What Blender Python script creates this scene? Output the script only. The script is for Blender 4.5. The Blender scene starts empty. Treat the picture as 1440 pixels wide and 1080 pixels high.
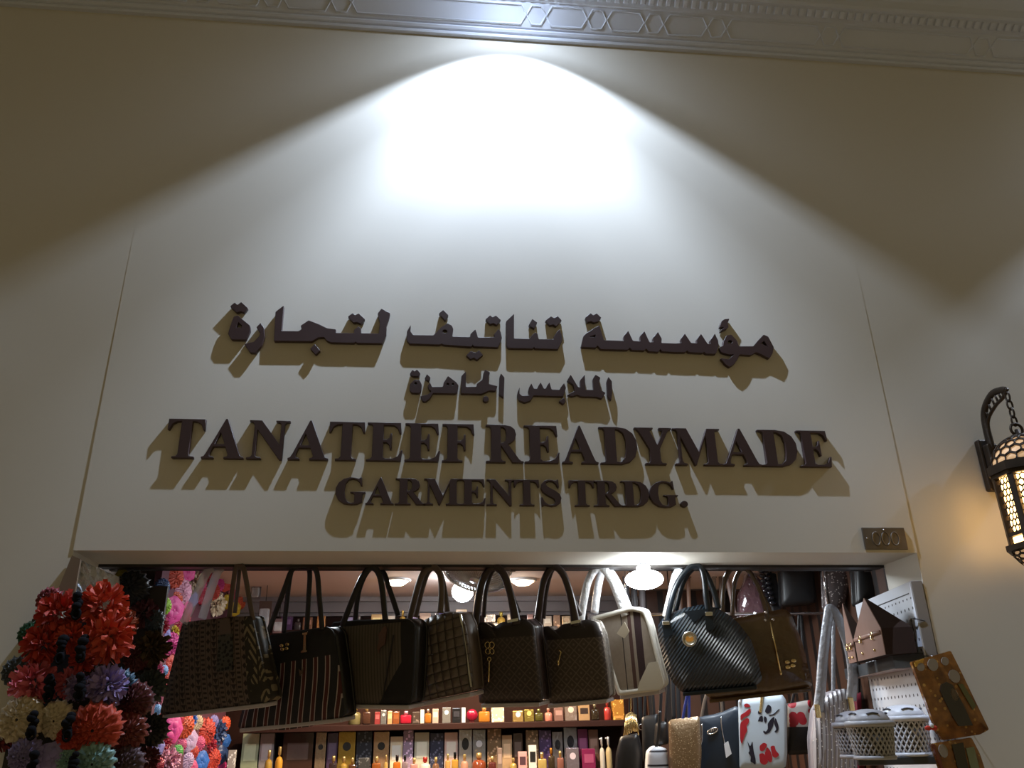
import bpy, bmesh, math, random
from mathutils import Vector, Matrix
random.seed(7)
S = bpy.context.scene
COL = S.collection
PI = math.pi

# ------------------------------------------------------------------ camera
FPX, PITCH, YAW, ROLL = 1160.0, 0.401534, 0.1123945, -0.0201342
CAM = Vector((0.0, -3.3, 1.55))
_f = Vector((math.sin(YAW)*math.cos(PITCH), math.cos(YAW)*math.cos(PITCH), math.sin(PITCH)))
_r0 = Vector((math.cos(YAW), -math.sin(YAW), 0))
_u0 = _r0.cross(_f)
_r = _r0*math.cos(ROLL) + _u0*math.sin(ROLL)
_u = -_r0*math.sin(ROLL) + _u0*math.cos(ROLL)
cd = bpy.data.cameras.new('camera')
cam = bpy.data.objects.new('camera', cd)
COL.objects.link(cam)
cd.sensor_fit = 'HORIZONTAL'
cd.sensor_width = 36.0
cd.lens = 36.0*FPX/1440.0
cd.clip_start = 0.05
cam.matrix_world = Matrix(((_r.x, _u.x, -_f.x, CAM.x), (_r.y, _u.y, -_f.y, CAM.y), (_r.z, _u.z, -_f.z, CAM.z), (0, 0, 0, 1)))
S.camera = cam

# ------------------------------------------------------------------ light, world, exposure
S.view_settings.view_transform = 'Standard'
S.view_settings.look = 'None'
S.view_settings.gamma = 1.0
S.view_settings.use_curve_mapping = False
S.view_settings.exposure = 0.0
W = bpy.data.worlds.new('mall_air')
S.world = W
W.use_nodes = True
bg = W.node_tree.nodes['Background']
bg.inputs[0].default_value = (1.0, 0.80, 0.38, 1)
bg.inputs[1].default_value = 0.165

def lamp(name, kind, loc, power, color, radius=0.05, rot=None):
    d = bpy.data.lights.new(name, kind)
    d.energy = power
    d.color = color
    if kind != 'AREA':
        d.shadow_soft_size = radius
    o = bpy.data.objects.new(name, d)
    COL.objects.link(o)
    o.location = loc
    if rot: o.rotation_euler = rot
    return o

def downlight(name, loc, power):
    """a ceiling spotlight with its own candela curve: a bright core, a hard reflector edge and faint spill"""
    o = lamp(name, 'POINT', loc, power, (0.66, 0.79, 1.0), 0.014)
    d = o.data
    d.use_nodes = True
    t = d.node_tree
    em = t.nodes['Emission']
    tc = t.nodes.new('ShaderNodeTexCoord')
    sx = t.nodes.new('ShaderNodeSeparateXYZ')
    t.links.new(tc.outputs['Normal'], sx.inputs[0])
    neg = t.nodes.new('ShaderNodeMath'); neg.operation = 'MULTIPLY'; neg.inputs[1].default_value = -1
    t.links.new(sx.outputs[2], neg.inputs[0])
    ac = t.nodes.new('ShaderNodeMath'); ac.operation = 'ARCCOSINE'
    t.links.new(neg.outputs[0], ac.inputs[0])
    dv = t.nodes.new('ShaderNodeMath'); dv.operation = 'DIVIDE'; dv.inputs[1].default_value = PI/2
    t.links.new(ac.outputs[0], dv.inputs[0])
    rp = t.nodes.new('ShaderNodeValToRGB')
    t.links.new(dv.outputs[0], rp.inputs[0])
    stops = CANDELA
    el = rp.color_ramp.elements
    while len(el) < len(stops): el.new(0.5)
    for e, (a, v) in zip(el, stops):
        e.position = a/90.0
        e.color = (v, v, v, 1)
    ml = t.nodes.new('ShaderNodeMath'); ml.operation = 'MULTIPLY'; ml.inputs[1].default_value = 1.0
    t.links.new(rp.outputs[0], ml.inputs[0])
    t.links.new(ml.outputs[0], em.inputs['Strength'])
    return o

CANDELA = [(0, .53), (8, .53), (11, .53), (14, .60), (18, .66), (22, .76), (30, .87), (33, .81), (37, .62), (42, .42), (46, .40), (49, .39), (53.6, .028), (61, .042), (70, .028), (75, .018), (90, .008)]
LAMP_X, LAMP_Y, LAMP_Z, LAMP_W = 0.39, -0.42, 5.15, 538
downlight('downlight_beam', (LAMP_X, LAMP_Y, LAMP_Z), LAMP_W)
downlight('downlight_beam', (LAMP_X+4.4, LAMP_Y, LAMP_Z), LAMP_W)
downlight('downlight_beam', (LAMP_X-4.5, LAMP_Y, LAMP_Z), LAMP_W*.25)

# ------------------------------------------------------------------ pixel -> world helpers
def ray(px, py):
    return _r*((px-720)/FPX) + _u*((540-py)/FPX) + _f
def at(px, py, Y=0.0):
    d = ray(px, py)
    return CAM + d*((Y-CAM.y)/d.y)
def atx(px, py, X):
    d = ray(px, py)
    return CAM + d*((X-CAM.x)/d.x)
def atz(px, py, z):
    d = ray(px, py)
    return CAM + d*((z-CAM.z)/d.z)

class Plane:
    """a flat thing's own frame: u to its right, w away from its face, v up"""
    def __init__(s, O, yaw=0.0, pitch=0.0, roll=0.0):
        s.O = Vector(O)
        R = Matrix.Rotation(-yaw, 3, 'Z') @ Matrix.Rotation(pitch, 3, 'X') @ Matrix.Rotation(-roll, 3, 'Y')
        s.R = R
        s.U, s.N, s.V = R.col[0], R.col[1], R.col[2]
    def uv(s, px, py, w=0.0):
        d = ray(px, py)
        P0 = s.O + s.N*w
        t = (P0-CAM).dot(s.N)/d.dot(s.N)
        P = CAM + d*t - P0
        return (P.dot(s.U), P.dot(s.V))
    def place(s, o):
        o.matrix_world = Matrix.Translation(s.O) @ s.R.to_4x4()

# ------------------------------------------------------------------ materials
class N:
    def __init__(s, mat):
        s.t = mat.node_tree
        s.b = s.t.nodes['Principled BSDF']
        s._xyz = None
    def _in(s, sock, v):
        if v is None: return
        if isinstance(v, bpy.types.NodeSocket): s.t.links.new(v, sock)
        elif isinstance(v, (tuple, list)):
            sock.default_value = tuple(v) + ((1,) if len(v) == 3 and len(sock.default_value) == 4 else ())
        else: sock.default_value = v
    def vec(s):
        if s._xyz is None:
            c = s.t.nodes.new('ShaderNodeTexCoord')
            x = s.t.nodes.new('ShaderNodeSeparateXYZ')
            s.t.links.new(c.outputs['Object'], x.inputs[0])
            s._xyz = (x.outputs[0], x.outputs[1], x.outputs[2], c.outputs['Object'])
        return s._xyz
    def m(s, op, a, b=None, c=None):
        n = s.t.nodes.new('ShaderNodeMath'); n.operation = op
        s._in(n.inputs[0], a)
        if b is not None: s._in(n.inputs[1], b)
        if c is not None: s._in(n.inputs[2], c)
        return n.outputs[0]
    def band(s, x, lo, hi):
        return s.m('MULTIPLY', s.m('GREATER_THAN', x, lo), s.m('LESS_THAN', x, hi))
    def mix(s, f, a, b):
        n = s.t.nodes.new('ShaderNodeMix'); n.data_type = 'RGBA'
        s._in(n.inputs[0], f); s._in(n.inputs[6], a); s._in(n.inputs[7], b)
        return n.outputs[2]
    def noise(s, scale, detail=3, vec=None, rough=.5):
        n = s.t.nodes.new('ShaderNodeTexNoise')
        n.inputs['Scale'].default_value = scale; n.inputs['Detail'].default_value = detail
        n.inputs['Roughness'].default_value = rough
        s._in(n.inputs['Vector'], vec if vec is not None else s.vec()[3])
        return n.outputs[0]
    def voro(s, scale, out='Distance', feature='F1'):
        n = s.t.nodes.new('ShaderNodeTexVoronoi'); n.feature = feature
        n.inputs['Scale'].default_value = scale
        s._in(n.inputs['Vector'], s.vec()[3])
        return n.outputs[out]
    def fract(s, x): return s.m('FRACT', x)
    def bump(s, h, strength=.3, dist=.005):
        n = s.t.nodes.new('ShaderNodeBump')
        n.inputs['Strength'].default_value = strength; n.inputs['Distance'].default_value = dist
        s._in(n.inputs['Height'], h)
        s.t.links.new(n.outputs[0], s.b.inputs['Normal'])

MATS = {}
def mat(name, col, rough=.55, metal=0.0, fn=None, emit=0.0, coat=0.0, trans=0.0, alpha=1.0, vary=0.0, sheen=0.0, spec=None):
    if name in MATS: return MATS[name]
    m = bpy.data.materials.new(name)
    m.use_nodes = True
    n = N(m)
    b = n.b
    b.inputs['Base Color'].default_value = (*col, 1)
    b.inputs['Roughness'].default_value = rough
    b.inputs['Metallic'].default_value = metal
    b.inputs['Coat Weight'].default_value = coat
    b.inputs['Transmission Weight'].default_value = trans
    b.inputs['Alpha'].default_value = alpha
    if spec is not None: b.inputs['Specular IOR Level'].default_value = spec
    if sheen: b.inputs['Sheen Weight'].default_value = sheen
    if emit:
        b.inputs['Emission Color'].default_value = (*col, 1)
        b.inputs['Emission Strength'].default_value = emit
    if vary:
        f = n.noise(6, 4)
        c = n.mix(f, tuple(x*(1-vary) for x in col), tuple(min(1, x*(1+vary)) for x in col))
        n._in(b.inputs['Base Color'], c)
    if fn:
        c = fn(n)
        if c is not None: n._in(b.inputs['Base Color'], c)
    MATS[name] = m
    return m

def wall_fn(n):
    f = n.noise(1.3, 4)
    n.bump(n.noise(180, 2), .06, .002)
    return n.mix(f, (.66, .63, .56), (.70, .67, .60))
M_WALL = mat('cream_wall_paint', (.68, .62, .50), .6, fn=wall_fn)
M_CORN = mat('white_plaster', (.66, .70, .80), .5, vary=.03)
M_CEIL = mat('ceiling_paint', (.58, .53, .42), .7, vary=.03)
M_SHOPCEIL = mat('shop_ceiling_paint', (.74, .60, .55), .7, vary=.03)
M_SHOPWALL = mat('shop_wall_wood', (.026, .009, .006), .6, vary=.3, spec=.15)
M_FLOOR = mat('stone_floor', (.30, .21, .11), .3, vary=.1)
def letter_fn(n):
    n.bump(n.noise(220, 2), .08, .001)
    f = n.noise(9, 3)
    return n.mix(f, (.040, .021, .021), (.058, .033, .033))
M_LETTER = mat('brown_sign_acrylic', (.05, .027, .027), .42, fn=letter_fn)
M_BLACK = mat('black_plastic', (.012, .012, .013), .45, vary=.2)
M_DARK = mat('dark_steel', (.03, .026, .025), .45, metal=.3, vary=.2)
M_CHROME = mat('polished_chrome', (.7, .7, .72), .18, metal=1)
M_GOLD = mat('pale_gold_metal', (.75, .58, .28), .25, metal=1)
M_BLACKLEATHER = mat('black_leather', (.014, .013, .014), .38, fn=lambda n: n.bump(n.noise(160, 2), .15, .002))
M_WHITE = mat('white_plastic', (.78, .79, .82), .35, vary=.02)
def film_fn(n):
    n.bump(n.noise(45, 3), .8, .01)
M_FILM = mat('clear_wrapping_film', (.75, .77, .82), .16, fn=film_fn, alpha=.38, spec=.8)

# ------------------------------------------------------------------ mesh builder
class MB:
    def __init__(s): s.bm = bmesh.new(); s.mats = []; s.cur = 0; s.smooth = False
    def use(s, m, smooth=False):
        if m not in s.mats: s.mats.append(m)
        s.cur = s.mats.index(m); s.smooth = smooth
        return s
    def face(s, vs):
        try: f = s.bm.faces.new(vs)
        except ValueError: return None
        f.material_index = s.cur; f.smooth = s.smooth
        return f
    def v(s, p): return s.bm.verts.new(p)
    def box(s, x0, x1, y0, y1, z0, z1, M=None):
        P = [Vector((x, y, z)) for x in (x0, x1) for y in (y0, y1) for z in (z0, z1)]
        if M: P = [M @ p for p in P]
        v = [s.v(p) for p in P]
        for q in ((0, 1, 3, 2), (4, 6, 7, 5), (0, 4, 5, 1), (2, 3, 7, 6), (0, 2, 6, 4), (1, 5, 7, 3)): s.face([v[i] for i in q])
        return s
    def rbox(s, x0, x1, y0, y1, z0, z1, r=.004, M=None):
        """box with chamfered vertical and horizontal edges"""
        b = bmesh.new()
        bmesh.ops.create_cube(b, size=1)
        for q in b.verts: q.co = Vector(((x0+x1)/2 + q.co.x*(x1-x0), (y0+y1)/2 + q.co.y*(y1-y0), (z0+z1)/2 + q.co.z*(z1-z0)))
        r = min(r, .45*min(x1-x0, y1-y0, z1-z0))
        bmesh.ops.bevel(b, geom=list(b.edges), offset=r, segments=2, affect='EDGES', profile=.5)
        mp = {q: s.v(M @ q.co if M else q.co) for q in b.verts}
        for f in b.faces: s.face([mp[q] for q in f.verts])
        b.free()
        return s
    def prism(s, poly, w0, w1):
        """(u, v) polygon extruded along w, no hole"""
        a = [s.v((p[0], w0, p[1])) for p in poly]; b = [s.v((p[0], w1, p[1])) for p in poly]
        s.face(a); s.face(b[::-1])
        for i in range(len(a)): s.face([a[i], b[i], b[(i+1) % len(a)], a[(i+1) % len(a)]])
        return s
    def tube(s, pts, ra, rb=None, seg=8, closed=False, up=Vector((0, 1, 0)), taper=None):
        rb = rb or ra
        pts = [Vector(p) for p in pts]
        n = len(pts); rings = []
        for i, p in enumerate(pts):
            if closed: t = pts[(i+1) % n]-pts[i-1]
            else: t = pts[min(i+1, n-1)]-pts[max(i-1, 0)]
            t.normalize()
            b = up - t*up.dot(t)
            if b.length < 1e-4: b = t.orthogonal()
            b.normalize(); a = t.cross(b)
            k = taper(i/max(1, n-1)) if taper else 1.0
            rings.append([s.v(p + a*(ra*k*math.cos(2*PI*j/seg)) + b*(rb*k*math.sin(2*PI*j/seg))) for j in range(seg)])
        m = n if closed else n-1
        for i in range(m):
            A, B = rings[i], rings[(i+1) % n]
            for j in range(seg): s.face([A[j], A[(j+1) % seg], B[(j+1) % seg], B[j]])
        if not closed: s.face(rings[0][::-1]); s.face(rings[-1])
        return s
    def lathe(s, prof, c=(0, 0, 0), seg=24, M=None, arc=None):
        rings = []
        for r, z in prof:
            ring = []
            for j in range(seg):
                a = 2*PI*j/seg
                p = Vector((c[0]+r*math.cos(a), c[1]+r*math.sin(a), c[2]+z))
                ring.append(s.v(M @ p if M else p))
            rings.append(ring)
        for A, B in zip(rings, rings[1:]):
            for j in range(seg): s.face([A[j], A[(j+1) % seg], B[(j+1) % seg], B[j]])
        if prof[0][0] > 1e-6: s.face(rings[0][::-1])
        if prof[-1][0] > 1e-6: s.face(rings[-1])
        return s
    def sphere(s, c, r, sc=(1, 1, 1), seg=16, rings=10):
        pr = [(max(1e-5, r*math.sin(PI*i/rings)), -r*math.cos(PI*i/rings)) for i in range(rings+1)]
        M = Matrix.Translation(Vector(c)) @ Matrix.Diagonal((*sc, 1))
        return s.lathe(pr, seg=seg, M=M)
    def dome(s, poly, w_edge, w_back, bulge, rings=5):
        """a sheet with the given outline, edge at w_edge, swelling by bulge towards -w, closed behind at w_back"""
        cx = sum(p[0] for p in poly)/len(poly); cz = sum(p[1] for p in poly)/len(poly)
        prev = [s.v((p[0], w_back, p[1])) for p in poly]
        s.face(prev[::-1] if w_back > w_edge else prev)
        n = len(poly)
        for k in range(rings+1):
            q = 1-k/(rings)
            sc = q if q > .02 else 0
            w = w_edge - bulge*(1-sc**3)
            if sc == 0:
                c = s.v((cx, w, cz))
                for i in range(n): s.face([prev[i], prev[(i+1) % n], c])
                break
            ring = [s.v((cx+(p[0]-cx)*sc, w, cz+(p[1]-cz)*sc)) for p in poly]
            for i in range(n): s.face([prev[i], prev[(i+1) % n], ring[(i+1) % n], ring[i]])
            prev = ring
        return s
    def hoop(s, poly, sc0, sc1, w0, w1):
        """a closed band: the ring between two scalings of an outline, from w0 to w1"""
        cx = sum(p[0] for p in poly)/len(poly); cz = sum(p[1] for p in poly)/len(poly)
        R = []
        for sc, w in ((sc0, w0), (sc0, w1), (sc1, w1), (sc1, w0)):
            R.append([s.v((cx+(p[0]-cx)*sc, w, cz+(p[1]-cz)*sc)) for p in poly])
        n = len(poly)
        for k in range(4):
            A, B = R[k], R[(k+1) % 4]
            for i in range(n): s.face([A[i], A[(i+1) % n], B[(i+1) % n], B[i]])
        return s
    def build(s, name, parent=None):
        bmesh.ops.recalc_face_normals(s.bm, faces=s.bm.faces)
        me = bpy.data.meshes.new(name)
        s.bm.to_mesh(me); s.bm.free()
        for m in s.mats: me.materials.append(m)
        o = bpy.data.objects.new(name, me)
        COL.objects.link(o)
        if parent: o.parent = parent
        return o

def tag(o, label, cat, group=None):
    o['label'] = label; o['category'] = cat
    if group: o['group'] = group
    return o
def thing(name, label, cat, group=None, loc=(0, 0, 0)):
    o = bpy.data.objects.new(name, None)
    o.empty_display_size = .05
    COL.objects.link(o); o.location = loc
    return tag(o, label, cat, group)
def struct(o):
    o['kind'] = 'structure'
    return o
def copy_tree(o, parent=None):
    c = o.copy(); COL.objects.link(c)
    if parent: c.parent = parent
    for ch in list(o.children): copy_tree(ch, c)
    return c
def rounded(poly, r, k=4):
    out = []
    n = len(poly)
    for i in range(n):
        p = Vector(poly[i]); a = Vector(poly[i-1]); b = Vector(poly[(i+1) % n])
        la, lb = (a-p).length, (b-p).length
        ra, rb = min(r, .45*la), min(r, .45*lb)
        A = p+(a-p)*(ra/la); B = p+(b-p)*(rb/lb)
        for j in range(k+1):
            t = j/k
            out.append(tuple(A*(1-t)**2 + p*2*t*(1-t) + B*t*t))
    return out
def spline(pts, k=6, closed=False):
    P = [Vector(p) for p in pts]
    n = len(P); out = []
    rng = range(n if closed else n-1)
    for i in rng:
        p0 = P[i-1] if (closed or i > 0) else P[0]
        p1 = P[i]; p2 = P[(i+1) % n]
        p3 = P[(i+2) % n] if (closed or i+2 < n) else P[-1]
        for j in range(k):
            t = j/k
            out.append(.5*((2*p1)+(p2-p0)*t+(2*p0-5*p1+4*p2-p3)*t*t+(3*p1-p0-3*p2+p3)*t**3))
    if not closed: out.append(P[-1])
    return out
def glyph(name, loops, depth, material, bevel=.0012, parent=None):
    """flat closed loops (first = outline, rest may be holes) in (x, z), made a solid of the given depth, front at y=-depth"""
    cu = bpy.data.curves.new(name, 'CURVE')
    cu.dimensions = '2D'; cu.fill_mode = 'BOTH'
    cu.extrude = max(1e-4, depth/2-bevel); cu.bevel_depth = bevel; cu.bevel_resolution = 1
    cu.offset = -bevel
    for lp in loops:
        sp = cu.splines.new('POLY'); sp.points.add(len(lp)-1)
        for q, p in zip(sp.points, lp): q.co = (p[0], p[1], 0, 1)
        sp.use_cyclic_u = True
    tmp = bpy.data.objects.new('tmp', cu)
    COL.objects.link(tmp)
    dg = bpy.context.evaluated_depsgraph_get()
    me = bpy.data.meshes.new_from_object(tmp.evaluated_get(dg))
    bpy.data.objects.remove(tmp); bpy.data.curves.remove(cu)
    me.transform(Matrix(((1, 0, 0, 0), (0, 0, -1, -depth/2), (0, 1, 0, 0), (0, 0, 0, 1))))
    me.name = name; me.materials.clear(); me.materials.append(material)
    o = bpy.data.objects.new(name, me); COL.objects.link(o)
    if parent: o.parent = parent
    return o

#@@ setting
# ------------------------------------------------------------------ the setting
XL, XR, ZH, WT = -1.323, 2.085, 2.226, 0.27
b = MB().use(M_WALL); b.box(-9, XL, 0, WT, 0, 5.3); struct(b.build('wall_front_left'))
b = MB().use(M_WALL); b.box(XR, 10, 0, WT, 0, 5.3); struct(b.build('wall_front_right'))
b = MB().use(M_WALL)
ZP = 3.75     # the infill over the door stands proud of the pilasters and dies into them higher up
V0 = [b.v(p) for p in ((XL, -.004, ZH), (XR, -.004, ZH), (XR, 0, ZP), (XL, 0, ZP), (XR, 0, 5.3), (XL, 0, 5.3), (XR, WT, 5.3), (XL, WT, 5.3), (XR, WT, ZH), (XL, WT, ZH))]
for q in ((0, 1, 2, 3), (3, 2, 4, 5), (5, 4, 6, 7), (7, 6, 8, 9), (9, 8, 1, 0), (0, 3, 5, 7, 9), (1, 8, 6, 4, 2)): b.face([V0[k] for k in q])
struct(b.build('wall_front_above'))
b = MB().use(M_CEIL); b.box(-9, 10, -8, 0, 5.30, 5.4); struct(b.build('ceiling'))
b = MB().use(M_FLOOR); b.box(-9, 10, -8, 3, -.1, 0); struct(b.build('floor'))

# cornice: moulded profile, raised lattice on the fascia, bead row above
prof = [(-.0, 4.945), (-.022, 4.945), (-.026, 4.955), (-.022, 4.964), (-.034, 4.968), (-.042, 4.978), (-.038, 4.99),
        (-.048, 4.994), (-.125, 5.095), (-.135, 5.096), (-.145, 5.104), (-.185, 5.135), (-.195, 5.136), (-.205, 5.15), (-.215, 5.19), (-.25, 5.235), (-.30, 5.26), (-.31, 5.275), (-.31, 5.30), (0, 5.30)]
b = MB().use(M_CORN)
e0 = [b.v((-9, y, z)) for y, z in prof]; e1 = [b.v((10, y, z)) for y, z in prof]
for i in range(len(prof)): b.face([e0[i], e1[i], e1[(i+1) % len(prof)], e0[(i+1) % len(prof)]])
corn = struct(b.build('trim_1'))
FA, FB = Vector((0, -.048, 4.994)), Vector((0, -.125, 5.095))
def fas(x, t): return Vector((x, 0, 0)) + FA.lerp(FB, t)
b = MB().use(M_CORN, True)
up = Vector((0, -.101, -.077)).normalized()
def cornx(px): return atz(px, 48, 5.04).x
cross = [-330, -235, -150, 115, 207, 300, 392, 484, 751, 836, 917, 1007, 1172, 1400, 1500, 1600]
xs = []
for px in cross:
    w = .05
    c = CAM + ray(px, 42)*((5.045-CAM.z)/ray(px, 42).z)
    xs.append(c.x)
hw = .052
for c in xs:   # small hexagon at each crossing
    b.tube([fas(c-hw, .5), fas(c-hw*.5, .86), fas(c+hw*.5, .86), fas(c+hw, .5), fas(c+hw*.5, .14), fas(c-hw*.5, .14)], .0055, .0065, 6, True, up)
for c0, c1 in zip(xs, xs[1:]):
    a, d = c0+hw*1.02, c1-hw*1.02
    k = hw*.55
    b.tube([fas(a, .5), fas(a+k, .88), fas(d-k, .88), fas(d, .5), fas(d-k, .12), fas(a+k, .12)], .0055, .0065, 6, True, up)
b.build('relief_lattice', corn)
b = MB().use(M_CORN)
x = -3.0
while x < 4.6:
    M4 = Matrix.Translation((x, -.165, 5.1175)) @ Matrix.Rotation(-.66, 4, 'X')
    b.rbox(-.014, .014, -.02, .02, -.012, .012, .005, M4)
    x += .046
b.build('bead_row', corn)

# shop shell
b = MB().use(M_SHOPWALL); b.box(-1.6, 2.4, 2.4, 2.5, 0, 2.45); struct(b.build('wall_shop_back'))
b = MB().use(mat('shop_side_paint', (.45, .40, .36), .6, vary=.05)); b.box(-1.46, -1.36, WT, 2.4, 0, 2.45); struct(b.build('wall_shop_left'))
def slat_fn(n):
    x, y, z, v = n.vec()
    g = n.m('LESS_THAN', n.fract(n.m('MULTIPLY', n.m('ADD', x, y), 9)), .35)
    return n.mix(g, n.mix(n.noise(8, 3), (.06, .028, .018), (.095, .045, .028)), (.014, .010, .009))
M_SLAT = mat('brown_slatwall', (.16, .07, .04), .45, fn=slat_fn)
b = MB().use(M_SLAT); b.box(2.25, 2.35, WT, 2.4, 0, 2.45); struct(b.build('wall_shop_right'))
b = MB().use(M_SHOPCEIL); b.box(-1.36, 2.25, WT, 2.4, 2.40, 2.45); struct(b.build('ceiling_shop'))
b = MB().use(mat('grey_crown_paint', (.27, .24, .25), .5, vary=.04))
b.box(-1.36, 2.25, 2.33, 2.4, 2.305, 2.40); b.box(-1.36, 2.25, 2.30, 2.4, 2.37, 2.40); b.box(-1.36, 2.25, 2.36, 2.4, 2.285, 2.31)
struct(b.build('trim_2'))
b = MB().use(M_DARK); b.box(XL, XR, WT, .33, 2.215, 2.39); b.box(XL, XR, .33, .36, 2.235, 2.28); struct(b.build('trim_3'))
#@@ sign
# ------------------------------------------------------------------ sign letters
LS = 'brown raised sign letter '
SER = [(0, 0), (0, .035), (.10, .05), (.14, .1), (.14, .9), (.1, .95), (0, .965)]
G = {
'T': [[(0, 1), (.95, 1), (.96, .72), (.92, .72), (.85, .87), (.74, .93), (.62, .94), (.62, .1), (.66, .05), (.76, .04), (.76, 0), (.2, 0), (.2, .04), (.3, .05), (.34, .1), (.34, .94), (.22, .93), (.11, .87), (.04, .72), (0, .72)]],
'A': [[(.51, 1.02), (.56, 1.02), (.94, .12), (.98, .06), (1.05, .04), (1.05, 0), (.56, 0), (.56, .04), (.64, .06), (.65, .1), (.57, .30), (.27, .30), (.2, .13), (.2, .06), (.3, .04), (.3, 0), (0, 0), (0, .04), (.06, .06), (.12, .16)], [(.3, .37), (.545, .37), (.42, .67)]],
'N': [[(0, 1), (.3, 1), (.78, .38), (.78, .9), (.74, .95), (.65, .965), (.65, 1), (1, 1), (1, .965), (.91, .95), (.87, .9), (.87, -.01), (.8, -.01), (.21, .76), (.21, .1), (.25, .05), (.35, .04), (.35, 0), (0, 0), (0, .04), (.09, .05), (.13, .1), (.13, .85), (.08, .95), (0, .965)]],
'E': [[(0, 1), (.86, 1), (.88, .72), (.84, .72), (.78, .86), (.68, .93), (.42, .94), (.42, .55), (.5, .55), (.57, .6), (.6, .72), (.64, .72), (.64, .3), (.6, .3), (.57, .42), (.5, .48), (.42, .48), (.42, .1), (.48, .06), (.66, .06), (.8, .12), (.88, .28), (.92, .28), (.88, 0)] + SER],
'F': [[(0, 1), (.86, 1), (.88, .72), (.84, .72), (.78, .86), (.68, .93), (.42, .94), (.42, .55), (.5, .55), (.57, .6), (.6, .72), (.64, .72), (.64, .3), (.6, .3), (.57, .42), (.5, .48), (.42, .48), (.42, .1), (.46, .05), (.56, .04), (.56, 0)] + SER],
'R': [[(0, 1), (.5, 1), (.68, .97), (.79, .89), (.83, .75), (.79, .61), (.68, .52), (.6, .495), (.9, .09), (.96, .045), (1.02, .04), (1.02, 0), (.72, 0), (.42, .44), (.41, .44), (.41, .1), (.45, .05), (.53, .04), (.53, 0)] + SER, [(.41, .94), (.47, .94), (.54, .88), (.56, .73), (.54, .59), (.47, .52), (.41, .51)]],
'D': [[(0, 1), (.46, 1), (.7, .96), (.87, .83), (.96, .64), (.97, .42), (.9, .2), (.76, .06), (.56, 0)] + SER, [(.42, .94), (.5, .93), (.62, .84), (.68, .64), (.68, .38), (.63, .17), (.52, .06), (.42, .06)]],
'Y': [[(0, 1), (.5, 1), (.5, .965), (.42, .95), (.41, .9), (.59, .53), (.74, .84), (.75, .92), (.66, .965), (.66, 1), (1, 1), (1, .965), (.92, .93), (.86, .84), (.65, .43), (.65, .1), (.69, .05), (.79, .04), (.79, 0), (.23, 0), (.23, .04), (.33, .05), (.37, .1), (.37, .42), (.12, .88), (.06, .95), (0, .965)]],
'M': [[(0, 1), (.38, 1), (.67, .36), (.94, 1), (1.3, 1), (1.3, .965), (1.2, .95), (1.16, .9), (1.16, .1), (1.2, .05), (1.3, .04), (1.3, 0), (.78, 0), (.78, .04), (.86, .05), (.9, .1), (.9, .80), (.57, 0), (.53, 0), (.2, .78), (.2, .12), (.24, .06), (.33, .04), (.33, 0), (0, 0), (0, .04), (.09, .06), (.13, .12), (.13, .88), (.09, .95), (0, .965)]],
'G': [[(.86, 1.02), (.88, .7), (.84, .7), (.78, .84), (.68, .93), (.56, .96), (.43, .92), (.34, .78), (.31, .5), (.34, .24), (.42, .09), (.54, .04), (.64, .07), (.64, .35), (.6, .41), (.5, .43), (.5, .465), (1, .465), (1, .43), (.93, .41), (.9, .36), (.9, .09), (.74, 0), (.55, -.02), (.3, .02), (.12, .16), (.02, .36), (.02, .6), (.1, .8), (.26, .95), (.48, 1.02), (.64, 1.0), (.76, .96), (.82, 1.02)]],
'S': [[(.6, 1.02), (.62, .7), (.58, .7), (.52, .84), (.42, .94), (.3, .96), (.2, .91), (.18, .82), (.24, .74), (.5, .58), (.64, .46), (.69, .3), (.64, .12), (.52, .01), (.36, -.02), (.22, .01), (.12, .03), (.07, -.01), (.03, -.01), (.01, .33), (.05, .33), (.12, .16), (.24, .05), (.36, .04), (.46, .09), (.48, .18), (.43, .28), (.2, .42), (.06, .54), (.01, .68), (.04, .85), (.15, .98), (.3, 1.02), (.44, .99), (.53, .98), (.56, 1.02)]],
'.': [[(.5+.5*math.cos(a*PI/8), .12+.12*math.sin(a*PI/8)) for a in range(16)]],
}
LD = .020
YB = -.0032
YF = YB-LD
def latin(rows, ztop, zbase, grp, namer):
    for ch, xl, yl, xr, yr, lab in rows:
        X0 = at(xl, yl, YF).x; X1 = at(xr, yr, YF).x
        loops = G[ch]
        mn = min(p[0] for p in loops[0]); mx = max(p[0] for p in loops[0])
        h = ztop-zbase
        L = [[((p[0]-mn)/(mx-mn)*(X1-X0), p[1]*h) for p in lp] for lp in loops]
        if ch == '.': L = [[(p[0], p[1]*1.0) for p in lp] for lp in L]
        o = glyph('sign_letter', L, LD, M_LETTER)
        o.location = (X0, YB, zbase)
        tag(o, LS + lab, 'sign letter', grp)
zt, zb = at(690, 597, YF).z, at(690, 650, YF).z
TA = 'in the word TANATEEF'; RE = 'in the word READYMADE'
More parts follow.
